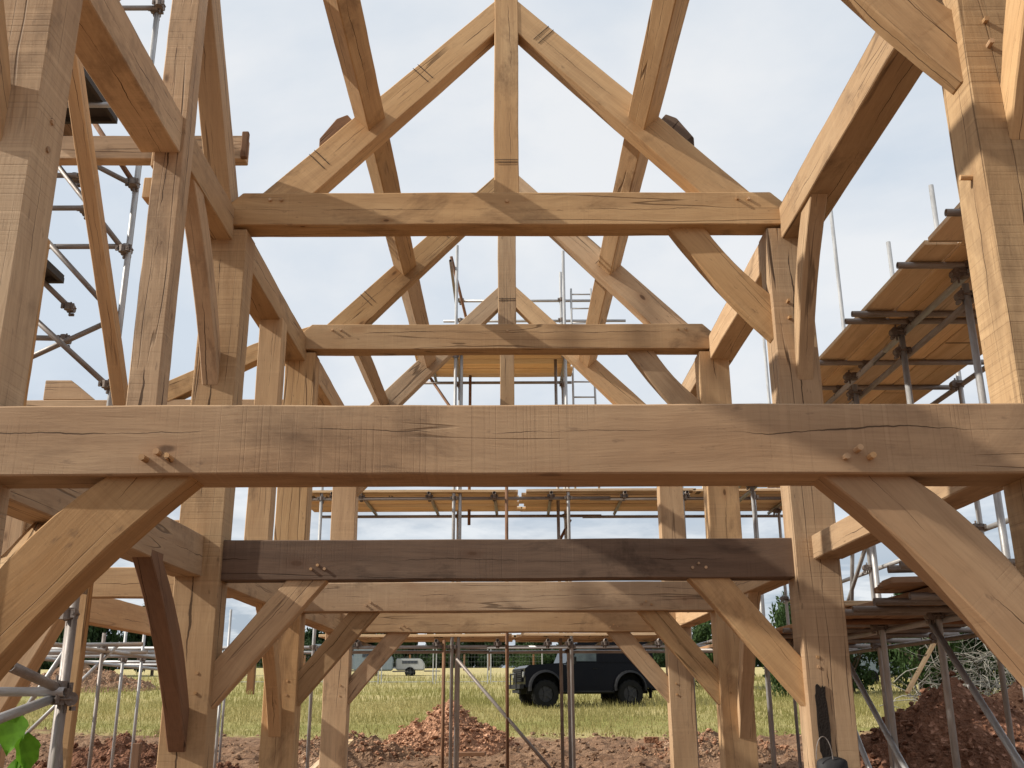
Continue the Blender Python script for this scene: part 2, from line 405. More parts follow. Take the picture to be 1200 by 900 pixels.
# studs on the left mid rail and the tall gable post that rises through the plate
timber('stud', oak, (-2.05, 8.24, 2.55), (-2.05, 8.24, 4.73), .20, .17, M_OAK, up=(0,1,0))
timber('gable_post', oak, (-2.045, 5.45, 2.57), (-2.045, 5.45, 7.15), .175, .165, M_OAKC, up=(0,1,0), label='tall cracked post rising through the left wall plate')
for (ya, sg) in ((6.60, -1), (4.30, 1)):
    prism('gable_rafter', oak, [(-2.17, ya+(.22 if sg<0 else -.22), 5.0), (-2.17, 5.45, 6.86), (-2.17, 5.45, 6.48), (-2.17, ya-(.06 if sg<0 else -.06), 5.0)],
          (.165,0,0), (0, sg*1.2, 1.6), M_OAK)
prism('cleat', oak, [(-2.20, 5.42, 4.44), (-2.13, 5.42, 4.44), (-2.13, 5.42, 4.58), (-2.20, 5.42, 4.58)], (0,.1,0), (0,0,1), M_OAK, step=0)
# long braces in the side walls (plane x = const)
def side_brace(x, th, ypost, zfoot, wf, yhead, zhead, wh, mat, sag=.0, label=None, tow=-1):
    a = arcpts((x, ypost, zfoot), (x, yhead, zhead), V((0, -tow, 1)).normalized()*sag)
    b = arcpts((x, yhead-tow*-wh, zhead), (x, ypost, zfoot+wf), V((0, -tow, 1)).normalized()*sag)
    a = [V((x, ypost-tow*.04, zfoot))] + a
    b = [V((x, yhead, zhead+.04)), V((x, yhead-tow*-wh, zhead+.04))] + b + [V((x, ypost-tow*.04, zfoot+wf))]
    return prism('brace', oak, a+b, (th,0,0), (0, yhead-ypost, zhead-zfoot), mat, label)
side_brace(-2.10, .11, 6.57, 3.62, .24, 5.68, 4.72, -.22, M_OAK, sag=.06)
side_brace(2.00, .11, 6.57, 3.64, .24, 5.90, 4.72, -.24, M_OAK, sag=.06)
side_brace(2.00, .12, 3.50, 3.66, .26, 2.75, 4.72, -.24, M_OAK, sag=.04)
side_brace(-2.12, .12, 3.50, 3.66, .26, 2.75, 4.72, -.24, M_OAK, sag=.04)
side_brace(-2.10, .11, 6.57, 1.25, .26, 5.62, 2.325, -.20, M_OAKB, sag=.07, label='dark brown curved brace low on the left wall')
side_brace(2.01, .11, 9.26, 1.22, .24, 8.50, 2.40, -.20, M_OAK, sag=.05)
side_brace(-2.10, .11, 9.26, 1.25, .24, 8.46, 2.325, -.20, M_OAK, sag=.05)
side_brace(-2.14, .12, 3.735, 1.62, .24, 4.52, 2.325, .22, M_OAK, sag=.03, tow=1)
# left wing: aisle rafter, its ties, posts and a collar running out to the left
prism('aisle_rafter', oak, [(-1.90,9.28,5.10),(-2.50,9.28,4.90),(-3.30,9.28,4.52),(-3.95,9.28,4.28),(-3.95,9.28,4.09),(-3.27,9.28,4.31),(-2.45,9.28,4.73),(-1.90,9.28,4.92)], (0,.14,0), (-1,0,-.42), M_OAK)
timber('wing_tie', oak, (-4.9, 9.36, 4.23), (-2.1, 9.36, 4.23), .16, .20, M_OAK)
prism('rafter_foot', oak, [(-4.49,9.29,4.33),(-3.99,9.29,4.33),(-4.24,9.29,4.53),(-4.49,9.29,4.53)], (0,.14,0), (1,0,0), M_OAK, step=0)
timber('collar', oak, (-4.3, 6.78, 5.565), (-1.985, 6.78, 5.565), .11, .20, M_OAK, label='collar beam running out to the left wing')
timber('collar_end', oak, (-1.985, 6.71, 5.46), (-1.985, 6.71, 5.68), .05, .045, M_OAKB, up=(0,1,0))
timber('wing_stud', oak, (-3.05, 7.60, 3.80), (-3.02, 5.95, 5.86), .115, .10, M_OAK, up=(1,0,0))
timber('wing_tie', oak, (-3.95, 8.1, 2.45), (-2.10, 8.1, 2.45), .14, .235, M_OAK)
timber('wing_rail', oak, (-3.88, 7.6, 2.37), (-3.88, 12.3, 2.37), .15, .26, M_OAK)
timber('wing_post', oak, (-3.30, 6.70, -.02), (-3.30, 6.70, 2.9), .20, .20, M_OAK, up=(0,1,0))
timber('wing_post', oak, (-3.88, 7.5, -.02), (-3.88, 7.5, 5.2), .18, .18, M_OAK, up=(0,1,0))
timber('wing_post', oak, (-3.88, 12.3, -.02), (-3.88, 12.3, 4.2), .18, .18, M_OAK, up=(0,1,0))
timber('wing_brace', oak, (-3.28, 6.62, 1.35), (-2.72, 6.62, 2.50), .12, .17, M_OAK, up=(0,1,0))
timber('wing_tie', oak, (-3.95, 6.70, 2.60), (-2.1, 6.70, 2.60), .14, .2, M_OAK)
timber('prop', oak, (-2.505, 6.0, -.02), (-2.505, 6.0, 2.34), .09, .07, M_OAK, up=(0,1,0))
# pegs: sub-parts of what they go through
for k in (0, 2, 1, 3, 4):
    fb = FT[k]; y = BY[k]-.006 if k != 2 else BY[k]+.05
    for s in (-1, 1):
        for dx, dz in ((0, .082), (-.043, .057), (.050, .057)):
            peg(fb, (s*(1.248)+dx*.95, y, TB+dz), (0,-1,0), ln=.042 if k == 1 else .012, r=.0115 if k == 1 else .010)
    e = ETI[k]
    for s in (-1, 1):
        for dx in (-.02, .06):
            peg(e, (s*(1.70)+dx, BY[k]-.012, ET-.06), (0,-1,0), ln=.02)
    peg(e, (0, BY[k]-.012, ET-.07), (0,-1,0), ln=.008, r=.013)
    for s in (-1, 1):
        p = POST[k, s]
        for z in (4.10, 4.22): 
            if s > 0 and 0 < k < 4: peg(p, (s*1.98, BY[k], z), (0,-1,0), ln=.035)
        for z in ((1.74, 1.80) if (k, s) == (2, 1) else (1.60, 1.72)): peg(p, (s*1.96, BY[k], z), (0,-1,0), ln=.006, r=.010)
        for z in (2.38, 2.50):
            peg(p, (s*XI, BY[k]+.14, z), (-s,0,0), ln=.012 if s < 0 else .03)
for z in (3.55,):
    peg(POST[1, 1], (XI, BY[1]+.10, z), (-1,0,0), ln=.04)
for z in (3.70, 3.83): peg(POST[1, -1], (-XI, BY[1]+.12, z), (1,0,0), ln=.008, r=.014)
# pencilled layout lines: thin dark strokes across the faces of a few members
M_MARK = mk_simple('pencil_line', (.05,.04,.035), .9, bump=0)
def mark(p, d, ln, th=.004):
    "stroke centred on p, direction d (in the xz plane), lying on a front face"
    bm = bmesh.new(); M, _ = frame(p, V(p)+V(d), up=(0,1,0)); box_bm(bm, (0,0,0), (ln, th, .003))
    return mesh_obj('layout_line', bm, M_MARK, M, oak)
for k in (2, 3):
    yf = BY[k]+.0065
    for t in (0, .035):
        mark((-(.62+t), yf, ET+1.69*(1.80-.62-t)/1.715-.12), (.70,0,-.71), .17)
        mark((-(1.37+t), yf, ET+1.69*(1.80-1.37-t)/1.715-.12), (.70,0,-.71), .17)
        mark(((.27 if k == 2 else .95)+t, yf, ET+1.69*(1.80-(.27 if k == 2 else .95)-t)/1.715-.12), (-.70,0,-.71), .17)
        mark((-.003, BY[k]-.001, 5.34+t*.6), (1,0,0), .17, .003)
# open mortise with a charred-looking stain low on the right post of the second frame
def recess(parent, x0, x1, z0, z1, y):
    M_MORT = mk_simple('mortise_dark', (.018,.012,.009), .95, bump=.6, scale=20)
    bm = bmesh.new(); pts = []
    n = 26
    for i in range(n):
        a = 2*math.pi*i/n; cx = (x0+x1)/2; cz = (z0+z1)/2
        ex = abs(math.cos(a))**.6*math.copysign(1, math.cos(a)); ez = abs(math.sin(a))**.5*math.copysign(1, math.sin(a))
        j = 1+random.uniform(-.16,.12)
        pts.append(V((ex*(x1-x0)/2*j, 0, ez*(z1-z0)/2*j)))
    f = bm.faces.new([bm.verts.new(p) for p in pts])
    r = bmesh.ops.extrude_face_region(bm, geom=[f])
    for v in r['geom']:
        if isinstance(v, bmesh.types.BMVert): v.co.y += .012
    return mesh_obj('mortise', bm, M_MORT, Matrix.Translation(((x0+x1)/2, y, (z0+z1)/2)), parent)
recess(POST[2, 1], 1.915, 1.99, 1.15, 1.65, BY[2]-.008)

# black webbing bag hanging in front of that post
M_BLK = mk_simple('black_webbing', (.02,.02,.022), .7)
bag = empty('tool_bag', (1.96, 6.47, .92), 'black tool bag with a wire handle low on the right post', 'tool bag')
bm = bmesh.new(); bmesh.ops.create_icosphere(bm, subdivisions=3, radius=.12)
for v in bm.verts:
    v.co.x *= .85; v.co.y *= .6
    v.co += noise.noise_vector(v.co*9)*.02
    if v.co.z > .05: v.co.z = .05+(v.co.z-.05)*.5
mesh_obj('pouch', bm, M_BLK, Matrix.Translation((1.955, 6.47, 1.13)), bag, True)
bm = bmesh.new()
P = [V((1.90+.05*math.cos(a), 6.42, 1.20+.13*math.sin(a))) for a in [math.pi*i/10 for i in range(11)]]
for a, b in zip(P, P[1:]): cyl_bm(bm, a, b, .003, 6)
mesh_obj('handle', bm, M_TUBED, None, bag)

# ------------------------------------------------------------------ scaffolding
TR = .0243
TUBE_ME = {}
def tube(name, parent, a, b, mat=None, r=TR, seg=14):
    mat = mat or M_TUBE
    M, L = frame(a, b)
    bm = bmesh.new(); cyl_bm(bm, (0,0,0), (L,0,0), r, seg, hollow=r*.86)
    me = bpy.data.meshes.new(name); bm.to_mesh(me); bm.free(); me.materials.append(mat)
    for p in me.polygons: p.use_smooth = len(p.vertices) == 4
    return place(bpy.data.objects.new(name, me), M, parent)
def coupler_mesh():
    bm = bmesh.new()
    cyl_bm(bm, (0,0,-.03), (0,0,.03), .036, 12)
    cyl_bm(bm, (-.03,.055,0), (.03,.055,0), .036, 12)
    box_bm(bm, (0,.028,0), (.05,.05,.05))
    for sx in (-1, 1):
        cyl_bm(bm, (sx*.045,-.035,0), (sx*.045,.05,0), .008, 6)
        box_bm(bm, (sx*.045,-.02,0), (.024,.018,.045))
    cyl_bm(bm, (0,.04,-.07), (0,.04,.06), .008, 6)
    box_bm(bm, (0,.075,-.048), (.045,.022,.022))
    me = bpy.data.meshes.new('coupler'); bm.to_mesh(me); bm.free(); me.materials.append(M_COUP)
    return me
COUP = coupler_mesh()
def coupler(parent, p, rz=0, rx=0):
    o = bpy.data.objects.new('coupler', COUP)
    return place(o, Matrix.Translation(V(p)) @ Matrix.Rotation(rz, 4, 'Z') @ Matrix.Rotation(rx, 4, 'X'), parent)
def board(parent, a, b, mat=None, w=.225, th=.038, name='board'):
    jz = random.uniform(-.004, .004)
    a = V(a)+V((0,0,jz)); b = V(b)+V((0,0,jz+random.uniform(-.006,.006)))
    M, L = frame(a, b); bm = bmesh.new(); bmesh.ops.create_cube(bm, size=1)
    for v in bm.verts: v.co = V(((v.co.x+.5)*L, v.co.y*w, v.co.z*th))
    bmesh.ops.bevel(bm, geom=bm.edges[:], offset=.004, segments=1, affect='EDGES')
    n = 8
    for i in range(1, n):
        bmesh.ops.bisect_plane(bm, geom=bm.verts[:]+bm.edges[:]+bm.faces[:], plane_co=(L*i/n,0,0), plane_no=(1,0,0))
    wv = random.uniform(-.012, .006)
    for v in bm.verts: v.co.z += wv*4*(v.co.x/L)*(1-v.co.x/L)
    return mesh_obj(name, bm, mat or M_BOARD, M, parent)
def deck_y(parent, x0, n, runs, z, mat=None):
    for i in range(n):
        x = x0+.115+i*.232
        for (a, b) in runs:
            j = random.uniform(-.05,.05)
            board(parent, (x+random.uniform(-.004,.004), a+j, z), (x, b+j, z), mat)
def deck_x(parent, y0, n, runs, z, mat=None):
    for i in range(n):
        y = y0+.115+i*.232
        for (a, b) in runs:
            j = random.uniform(-.06,.06)
            board(parent, (a+j, y, z), (b+j, y, z), mat)

# right-hand scaffold
rs = empty('scaffold', (3.7, 9, 0), 'galvanised tube scaffold with two boarded lifts along the right side of the frame', 'scaffold')
UP = 4.46
deck_y(rs, 2.80, 6, [(2.2, 6.08), (6.1, 10.0), (10.02, 14.2)], UP)
for y in (5.59, 6.38, 7.30, 7.46, 8.49, 9.24, 10.2, 11.2, 12.3, 13.3):
    tube('transom', rs, (2.70+random.uniform(-.04,.03), y, UP-.045), (4.36+random.uniform(-.05,.05), y+random.uniform(-.01,.01), UP-.045), M_TUBED)
for (a, b) in ((2.0, 8.3), (8.0, 14.2)):
    tube('ledger', rs, (3.20, a, UP-.10), (3.20, b, UP-.10), M_TUBE)
    tube('ledger', rs, (4.27, a, UP-.10), (4.27, b, UP-.10), M_TUBED)
tube('ledger', rs, (3.245, 2.0, UP-.26), (3.245, 14.2, UP-.26), M_TUBED)
INR = [6.40, 7.56, 8.72, 9.95, 11.3, 12.8]
OUT = [5.60, 6.90, 8.97, 10.17, 11.85, 13.6, 15.6]
OTOP = [5.9, 6.2, 6.45, 6.40, 7.76, 6.4, 7.5]
for i, y in enumerate(INR):
    tube('standard', rs, (3.17, y, 0), (3.17, y, UP-.05 if i % 2 else UP-.18), M_TUBE)
    coupler(rs, (3.17, y, UP-.10), rz=math.pi/2); coupler(rs, (3.19, y+.02, UP-.26), rz=math.pi/2)
    coupler(rs, (3.17, y, 2.13), rz=math.pi/2)
for y, t in zip(OUT, OTOP):
    tube('standard', rs, (4.25, y, 0), (4.25, y, t), M_TUBE)
    coupler(rs, (4.25, y, UP-.10), rz=math.pi/2)
    coupler(rs, (4.25, y, 2.13), rz=math.pi/2); coupler(rs, (4.25, y, 3.01), rz=math.pi/2)
for y in (5.59, 6.38, 7.30, 7.46, 8.49, 9.24, 10.2): coupler(rs, (3.22, y, UP-.05), rz=.3)
tube('guard_rail', rs, (4.30, 3.0, 3.01), (4.30, 9.9, 3.00), M_TUBE); tube('guard_rail', rs, (4.30, 9.9, 2.99), (4.30, 15.9, 2.98), M_TUBE)
tube('ledger', rs, (3.22, 3.0, 2.10), (3.22, 14.2, 2.10), M_TUBE); tube('ledger', rs, (4.30, 3.0, 2.10), (4.30, 15.9, 2.10), M_TUBED)
tube('brace', rs, (3.13, 7.66, 2.13), (3.13, 5.6, .35)); tube('brace', rs, (3.13, 9.7, 1.95), (3.13, 7.2, 0.1)); tube('brace', rs, (3.1, 10.1, 1.9), (3.1, 8.6, .35))
tube('brace', rs, (4.22, 13.4, 2.2), (4.22, 10.3, 4.3)); tube('brace', rs, (4.22, 12.6, 2.5), (4.22, 11.9, 4.4))
LOW = 2.20
deck_y(rs, 2.62, 7, [(5.4, 7.7), (7.72, 11.6), (11.62, 14.3)], LOW, M_BOARDG)
for y in (5.6, 6.35, 6.7, 7.3, 7.56, 8.5, 8.8, 9.6, 10.4, 11.4, 12.6, 13.5):
    tube('transom', rs, (2.45+random.uniform(-.06,.12), y, LOW-.045), (4.55, y+random.uniform(-.03,.03), LOW-.045), M_TUBED if random.random() < .7 else M_RUST)
for a in range(5):
    board(rs, (2.35+a*.04, 6.3+a*.13, LOW+.04+.001*a), (4.4, 6.15+a*.25, LOW+.06+.012*a), M_BOARDG)
for i in range(3): board(rs, (2.55+i*.05, 7.9+i*.42, LOW+.045), (4.6, 8.1+i*.44, LOW+.05), M_BOARD)
for y in (5.8, 6.0): tube('transom', rs, (2.35, y+.25, LOW+.11), (4.7, y, LOW+.12), M_TUBED)

# rear scaffold: three lifts behind the far end of the frame
bs = empty('scaffold', (0, 15.2, 0), 'tube scaffold across the far gable end with boarded decks and a raised centre platform', 'scaffold')
YN, YF = 14.45, 15.95
deck_x(bs, 14.40, 7, [(-3.15, .2), (.22, 2.7), (2.72, 4.75)], UP)
for x in (-2.55, -2.15, -1.15, -.20, .63, 1.70, 2.6, 3.3, 4.2):
    tube('transom', bs, (x, YN-.12, UP-.045), (x+.02, YF+.14, UP-.045), M_TUBED)
    coupler(bs, (x, YN+.03, UP-.07))
for y in (YN, YF):
    tube('ledger', bs, (-3.0, y+.05, UP-.095), (1.5, y+.05, UP-.095), M_TUBED); tube('ledger', bs, (1.2, y+.1, UP-.10), (4.9, y+.1, UP-.10), M_TUBED)
    tube('ledger', bs, (-6.5, y+.05, 2.26), (-.3, y+.05, 2.26), M_TUBE); tube('ledger', bs, (-.6, y+.1, 2.255), (5.1, y+.1, 2.255), M_TUBE)
for y, xs in ((YN, ((-2.72,4.6),(-.79,8.4),(.88,8.3),(2.55,4.6),(3.6,5.6))), (YF, ((-2.75,5.6),(-.80,7.0),(.92,8.6),(2.6,5.6),(3.62,5.6)))):
    for (x, t) in xs:
        tube('standard', bs, (x, y, .1), (x, y, t), M_TUBE)
        for z in (2.26, UP-.1) + ((6.55,) if t > 6 else ()): coupler(bs, (x, y, z))
tube('standard', bs, (-.70, YN+.03, .1), (-.70, YN+.03, 6.9), M_TUBE); tube('standard', bs, (.76, YN+.6, .1), (.76, YN+.6, 6.7), M_TUBED)
tube('standard', bs, (-.62, YF-.1, 4.2), (-.62, YF-.1, 6.7), M_RUST)
tube('standard', bs, (-.90, YN, .1), (-.90, YN, 2.35), M_RUST); tube('standard', bs, (-.02, YN-.05, .1), (-.02, YN-.05, 4.7), M_RUST)
tube('brace', bs, (-.72, YN-.05, 2.1), (.75, YN-.05, .45), M_TUBED); tube('brace', bs, (-1.3, YF, 6.7), (-.1, YF, 4.9), M_RUST)
tube('brace', bs, (1.0, YF, 4.3), (.3, YF, 3.0), M_RUST); tube('brace', bs, (-.9, YN+.3, 8.35), (-.5, YF, 6.9), M_RUST)
# bottom boards
deck_x(bs, 14.42, 7, [(-2.6, .1), (.12, 2.5)], 2.42, M_BOARD)
for x in (-2.1, -1.0, -.15, .55, .85, 1.35, 2.1, 2.9): tube('transom', bs, (x, YN-.16, 2.335), (x, YF+.1, 2.335), M_TUBED); coupler(bs, (x, YN-.02, 2.30))
# raised platform
deck_x(bs, 14.32, 7, [(-1.42, 1.06)], 6.72)
board(bs, (-1.40, 14.28, 6.82), (1.04, 14.28, 6.82), M_BOARD); 
for x in (-1.2, -.80, .90): tube('transom', bs, (x, YN-.1, 6.66), (x, YF+.1, 6.66), M_TUBED)
for y in (YN, YF): tube('ledger', bs, (-1.45, y, 6.60), (1.07, y, 6.60), M_TUBED)
tube('guard_rail', bs, (-1.09, YF+.05, 7.72), (2.02, YF+.05, 7.72)); tube('guard_rail', bs, (-.87, YF+.05, 8.09), (1.74, YF+.05, 8.09))
tube('guard_rail', bs, (-.88, YN-.2, 8.05), (-.88, YF+.2, 8.05), M_TUBED)
for x in (-.80, .92): coupler(bs, (x, YF, 7.72)); coupler(bs, (x, YF, 8.09))

# ladder
la = empty('ladder', (1.25, 15.9, 4.48), 'aluminium ladder standing on the far boards and leaning on the raised platform rail', 'ladder')
A = [V((1.06, 15.55, 4.48)), V((1.44, 15.55, 4.48))]; B = [V((1.10, 16.02, 8.32)), V((1.44, 16.02, 8.32))]
for a, b in zip(A, B): tube('stile', la, a, b, M_TUBE, r=.018, seg=8)
for i in range(14):
    t = (i+.6)/14; tube('rung', la, A[0].lerp(B[0], t), A[1].lerp(B[1], t), M_TUBE, r=.014, seg=8)

# left scaffold: stair tower and low lift
ls = empty('scaffold', (-4.2, 9, 0), 'tall tube scaffold tower with diagonal braces behind the left wing of the frame', 'scaffold')
TY = 8.19
for (x, dy) in ((-3.385, 0), (-3.42, .10), (-4.6, 0)):
    tube('standard', ls, (x, TY+dy, 0), (x, TY+dy, 9.2), M_TUBE if dy == 0 else M_TUBED)
tube('standard', ls, (-3.42, 6.75, 0), (-3.42, 6.75, 2.4)); tube('standard', ls, (-4.7, 6.7, 0), (-4.7, 6.7, 8.0))
for z, x0, x1 in ((7.93,-4.8,-3.36), (5.79,-4.6,-3.78), (5.41,-4.7,-3.36), (6.12,-4.7,-3.9)):
    tube('ledger', ls, (x0, TY-.05, z), (x1, TY-.05, z), M_TUBED); coupler(ls, (x1-.04, TY-.02, z))
for (x0, z0, x1, z1, y, mt) in ((-4.13,6.26,-3.41,5.38,8.13,M_TUBED), (-3.93,6.83,-3.38,6.03,8.10,M_RUST), (-4.1,6.44,-3.44,6.08,8.24,M_TUBED), (-4.3,5.68,-3.47,4.81,8.12,M_TUBED),
                     (-4.4,4.98,-3.41,4.12,8.13,M_TUBED), (-4.4,4.27,-3.45,4.76,8.24,M_TUBED), (-3.9,8.10,-3.36,7.24,8.05,M_RUST), (-3.75,8.7,-3.34,7.95,8.1,M_TUBED)):
    tube('brace', ls, (x0, y, z0), (x1, y, z1), mt); coupler(ls, (x1, y, z1))
for (x0, z0, x1, z1, y, mt) in ((-4.6,6.95,-3.4,7.0,8.3,M_TUBED), (-4.7,4.62,-3.9,4.60,8.3,M_TUBED), (-4.5,7.6,-3.75,6.85,8.12,M_TUBE), (-4.65,5.6,-3.9,4.9,8.3,M_TUBED)):
    tube('brace', ls, (x0, y, z0), (x1, y, z1), mt); coupler(ls, (x1, y, z1))
for i in range(3): board(ls, (-4.0-i*.235, 6.4, 6.58), (-4.0-i*.235, 8.3, 6.58), M_BOARDG)
M_DECK = mk_simple('dark_deck_ply', (.055,.045,.038), .8, scale=12)
for (x0, x1, y0, y1, z) in ((-4.7, -3.47, 6.3, 7.82, 6.52), (-4.7, -3.99, 7.6, 8.33, 5.20)):
    bm = bmesh.new(); box_bm(bm, (0,0,0), (x1-x0, y1-y0, .03))
    for yy in (-.5, .5): box_bm(bm, (0, yy*(y1-y0-.02), -.035), (x1-x0, .04, .05))
    for xx in (-.5, .5): box_bm(bm, (xx*(x1-x0-.02), 0, -.037), (.035, y1-y0-.06, .05))
    d = mesh_obj('deck_platform', bm, M_DECK, Matrix.Translation(((x0+x1)/2, (y0+y1)/2, z)), ls)
tube('transom', ls, (-4.7, 7.5, 6.44), (-3.4, 7.5, 6.44), M_TUBE)
for y in (9.6, 10.4, 11.8, 12.7, 13.7, 14.2, 16.4, 17.6): tube('transom', ls, (-7.0, y, 2.15), (-4.35+random.uniform(-.35,.3), y+random.uniform(-.1,.1), 2.15+random.uniform(-.03,.03)))
tube('ledger', ls, (-4.55, 9.2, 2.10), (-4.7, 17.9, 2.10)); tube('ledger', ls, (-5.6, 9.2, 2.05), (-5.7, 17.9, 2.05))
for (x, y, t, mt) in ((-5.45,14.7,2.9,M_TUBE), (-5.08,14.4,2.75,M_TUBE), (-3.98,14.5,2.2,M_TUBE), (-2.2,14.45,2.35,M_TUBE), (-4.62,11.8,2.3,M_TUBED), (-5.2,18.2,6.4,M_TUBE), (-4.6,17.0,3.0,M_TUBE), (-3.3,16.5,3.6,M_TUBE)):
    tube('standard', ls, (x, y, 0 if y < 14 else .1), (x, y, t), mt, r=.021)
for (x, y) in ((-4.62,11.8), (-5.45,14.7), (-5.08,14.4)): coupler(ls, (x, y, 2.12))
tube('brace', ls, (-5.2, 11.4, 1.2), (-4.5, 12.0, 2.2), r=.02)

# close low coupling of tubes at the bottom left
nl = empty('scaffold', (-2.35, 5.50, 0), 'scaffold tubes meeting at one coupler at the lower left edge of the photo', 'scaffold')
tube('standard', nl, (-2.34, 5.52, 0), (-2.34, 5.52, 2.16), M_TUBED); tube('standard', nl, (-2.385, 5.60, 0), (-2.385, 5.60, 2.10), M_TUBED)
tube('ledger', nl, (-4.2, 5.44, 1.61), (-2.30, 5.44, 1.60)); tube('brace', nl, (-2.36, 5.46, 1.625), (-2.155, 4.5, 1.70), M_TUBED)
tube('ledger', nl, (-2.37, 5.46, 1.565), (-2.42, 4.6, 1.405))
tube('brace', nl, (-2.40, 5.62, 1.52), (-2.30, 5.60, .95), M_TUBED, r=.016); tube('brace', nl, (-2.40, 5.66, 1.85), (-3.0, 6.1, 1.15), M_TUBE, r=.014)
for dz in (0, .03, -.03): coupler(nl, (-2.345, 5.48, 1.595+dz), rz=dz*30)
coupler(nl, (-2.36, 5.48, 2.0))

# ------------------------------------------------------------------ terrain
PRO = [(-60,0),(13.2,0),(15.0,.30),(17,.52),(19.5,.68),(22.5,.82),(26,1.02),(31,1.34),(45,2.02),(60,2.78),(85,3.85),(110,4.80),(160,5.8),(400,9.0),(900,14)]
def prof(y):
    for (a, b), (c, d) in zip(PRO, PRO[1:]):
        if y <= c: return b+(d-b)*(y-a)/(c-a)
    return PRO[-1][1]
def ground_z(x, y, fine=True):
    ax = max(0, abs(x)-4.2)
    yy = y + min(ax*.5, 3.0)*(1 if y < 22 else max(0, 1-(y-22)/8))
    z = prof(yy)
    z += noise.noise(V((x*.05, y*.05, 3)))*.25*min(1, max(0, (y-25)/25))
    if fine and 12 < y < 27:
        soil = 1 if y < 21 else max(.12, 1-(y-21)/2.5)
        p = V((x, y, 0))
        z += soil*(noise.fractal(p*.8, .9, 2, 5)*.10 + abs(noise.noise(p*3.1))*.12 + abs(noise.noise(p*7.7+V((9,2,0))))*.055 + abs(noise.noise(p*15))*.022)-.06*soil
    return z
def axis(lo, hi, fine_lo, fine_hi, fs, grow):
    a = [fine_lo]
    while a[-1] < fine_hi: a.append(a[-1]+fs)
    s = fs
    while a[-1] < hi: s *= grow; a.append(a[-1]+s)
    b = []; s = fs; v = fine_lo
    while v > lo: s *= grow; v -= s; b.append(v)
    return b[::-1]+a
XS = axis(-900, 900, -10, 10, .085, 1.12); YS = axis(-60, 900, 13.5, 24.5, .075, 1.09)
nx, ny = len(XS), len(YS)
verts = [(x, y, ground_z(x, y)) for y in YS for x in XS]
faces = [(j*nx+i, j*nx+i+1, (j+1)*nx+i+1, (j+1)*nx+i) for j in range(ny-1) for i in range(nx-1)]
me = bpy.data.meshes.new('ground'); me.from_pydata(verts, [], faces); me.materials.append(M_GROUND)
gnd = bpy.data.objects.new('ground', me); COL.objects.link(gnd); gnd['kind'] = 'structure'

CLODS = []
def mound(cx, cy, rx, ry, h, mat, label, skew=(0,0), n=110, rough=1.0, seed=0, group=None):
    vs = []
    zb = ground_z(cx, cy, False)
    P = {}
    for j in range(n+1):
        for i in range(n+1):
            u = (i/n*2-1); v = (j/n*2-1)
            x = cx+u*rx*1.15; y = cy+v*ry*1.15
            uu, vv = u*1.15-skew[0]*(1-abs(u)), v*1.15-skew[1]*(1-abs(v))
            d = math.hypot(uu, vv)*(1+.16*noise.noise(V((u*2+seed, v*2, seed))))
            t = max(0, 1-d)
            hz = h*(t**1.08*1.02)*(1+.16*noise.noise(V((x*.9, y*.9, seed))))
            p = V((x, y, seed))
            k = min(1, t*6)
            hz += k*rough*(noise.fractal(p*1.3, .9, 2, 5)*.12 + abs(noise.noise(p*3.7))*.16 + abs(noise.noise(p*8.3))*.075 + abs(noise.noise(p*17))*.035)
            g = ground_z(x, y, False)
            vs.append((x-cx, y-cy, g+hz-(.15 if t <= 0 else .04)-zb))
            if t > .02 and random.random() < .10: CLODS.append((x, y, g+hz, mat))
    fs = [(j*(n+1)+i, j*(n+1)+i+1, (j+1)*(n+1)+i+1, (j+1)*(n+1)+i) for j in range(n) for i in range(n)]
    me = bpy.data.meshes.new('soil_mound'); me.from_pydata(vs, [], fs); me.materials.append(mat)
    o = bpy.data.objects.new('soil_mound', me); place(o, Matrix.Translation((cx, cy, zb)))
    return tag(o, label, 'soil heap', group)
G = 'heaps of dug soil'
mound(-1.13, 20.0, 1.30, 1.2, .80, M_SOILR, 'small pointed reddish soil heap left of the black car', n=120, seed=3, group=G)
mound(6.5, 13.4, 3.2, 2.2, 1.55, M_SOILD, 'broad dark red soil heap behind the right scaffold', skew=(-.30,0), n=170, seed=5, group=G, rough=1.0)
mound(8.2, 16.2, 3.4, 1.7, 1.25, M_SAND, 'sandy crest of soil behind the dark red heap', n=90, seed=8, group=G)
mound(-18.2, 44.0, 3.6, 2.5, 1.0, M_SOIL, 'low long soil bank far out in the field on the left', n=90, seed=11, group=G, rough=1.2)
mound(-5.7, 16.3, 1.6, 1.3, .40, M_SOILD, 'dark soil heap at the bottom left beside the scaffold foot', n=90, seed=15, group=G)
mound(-2.9, 18.6, 1.5, 1.0, .34, M_SOIL, 'low brown soil heap between the left posts', n=90, seed=19, group=G)
mound(3.6, 18.8, 1.5, 1.0, .32, M_SOIL, 'low brown soil heap between the right posts', n=90, seed=23, group=G)

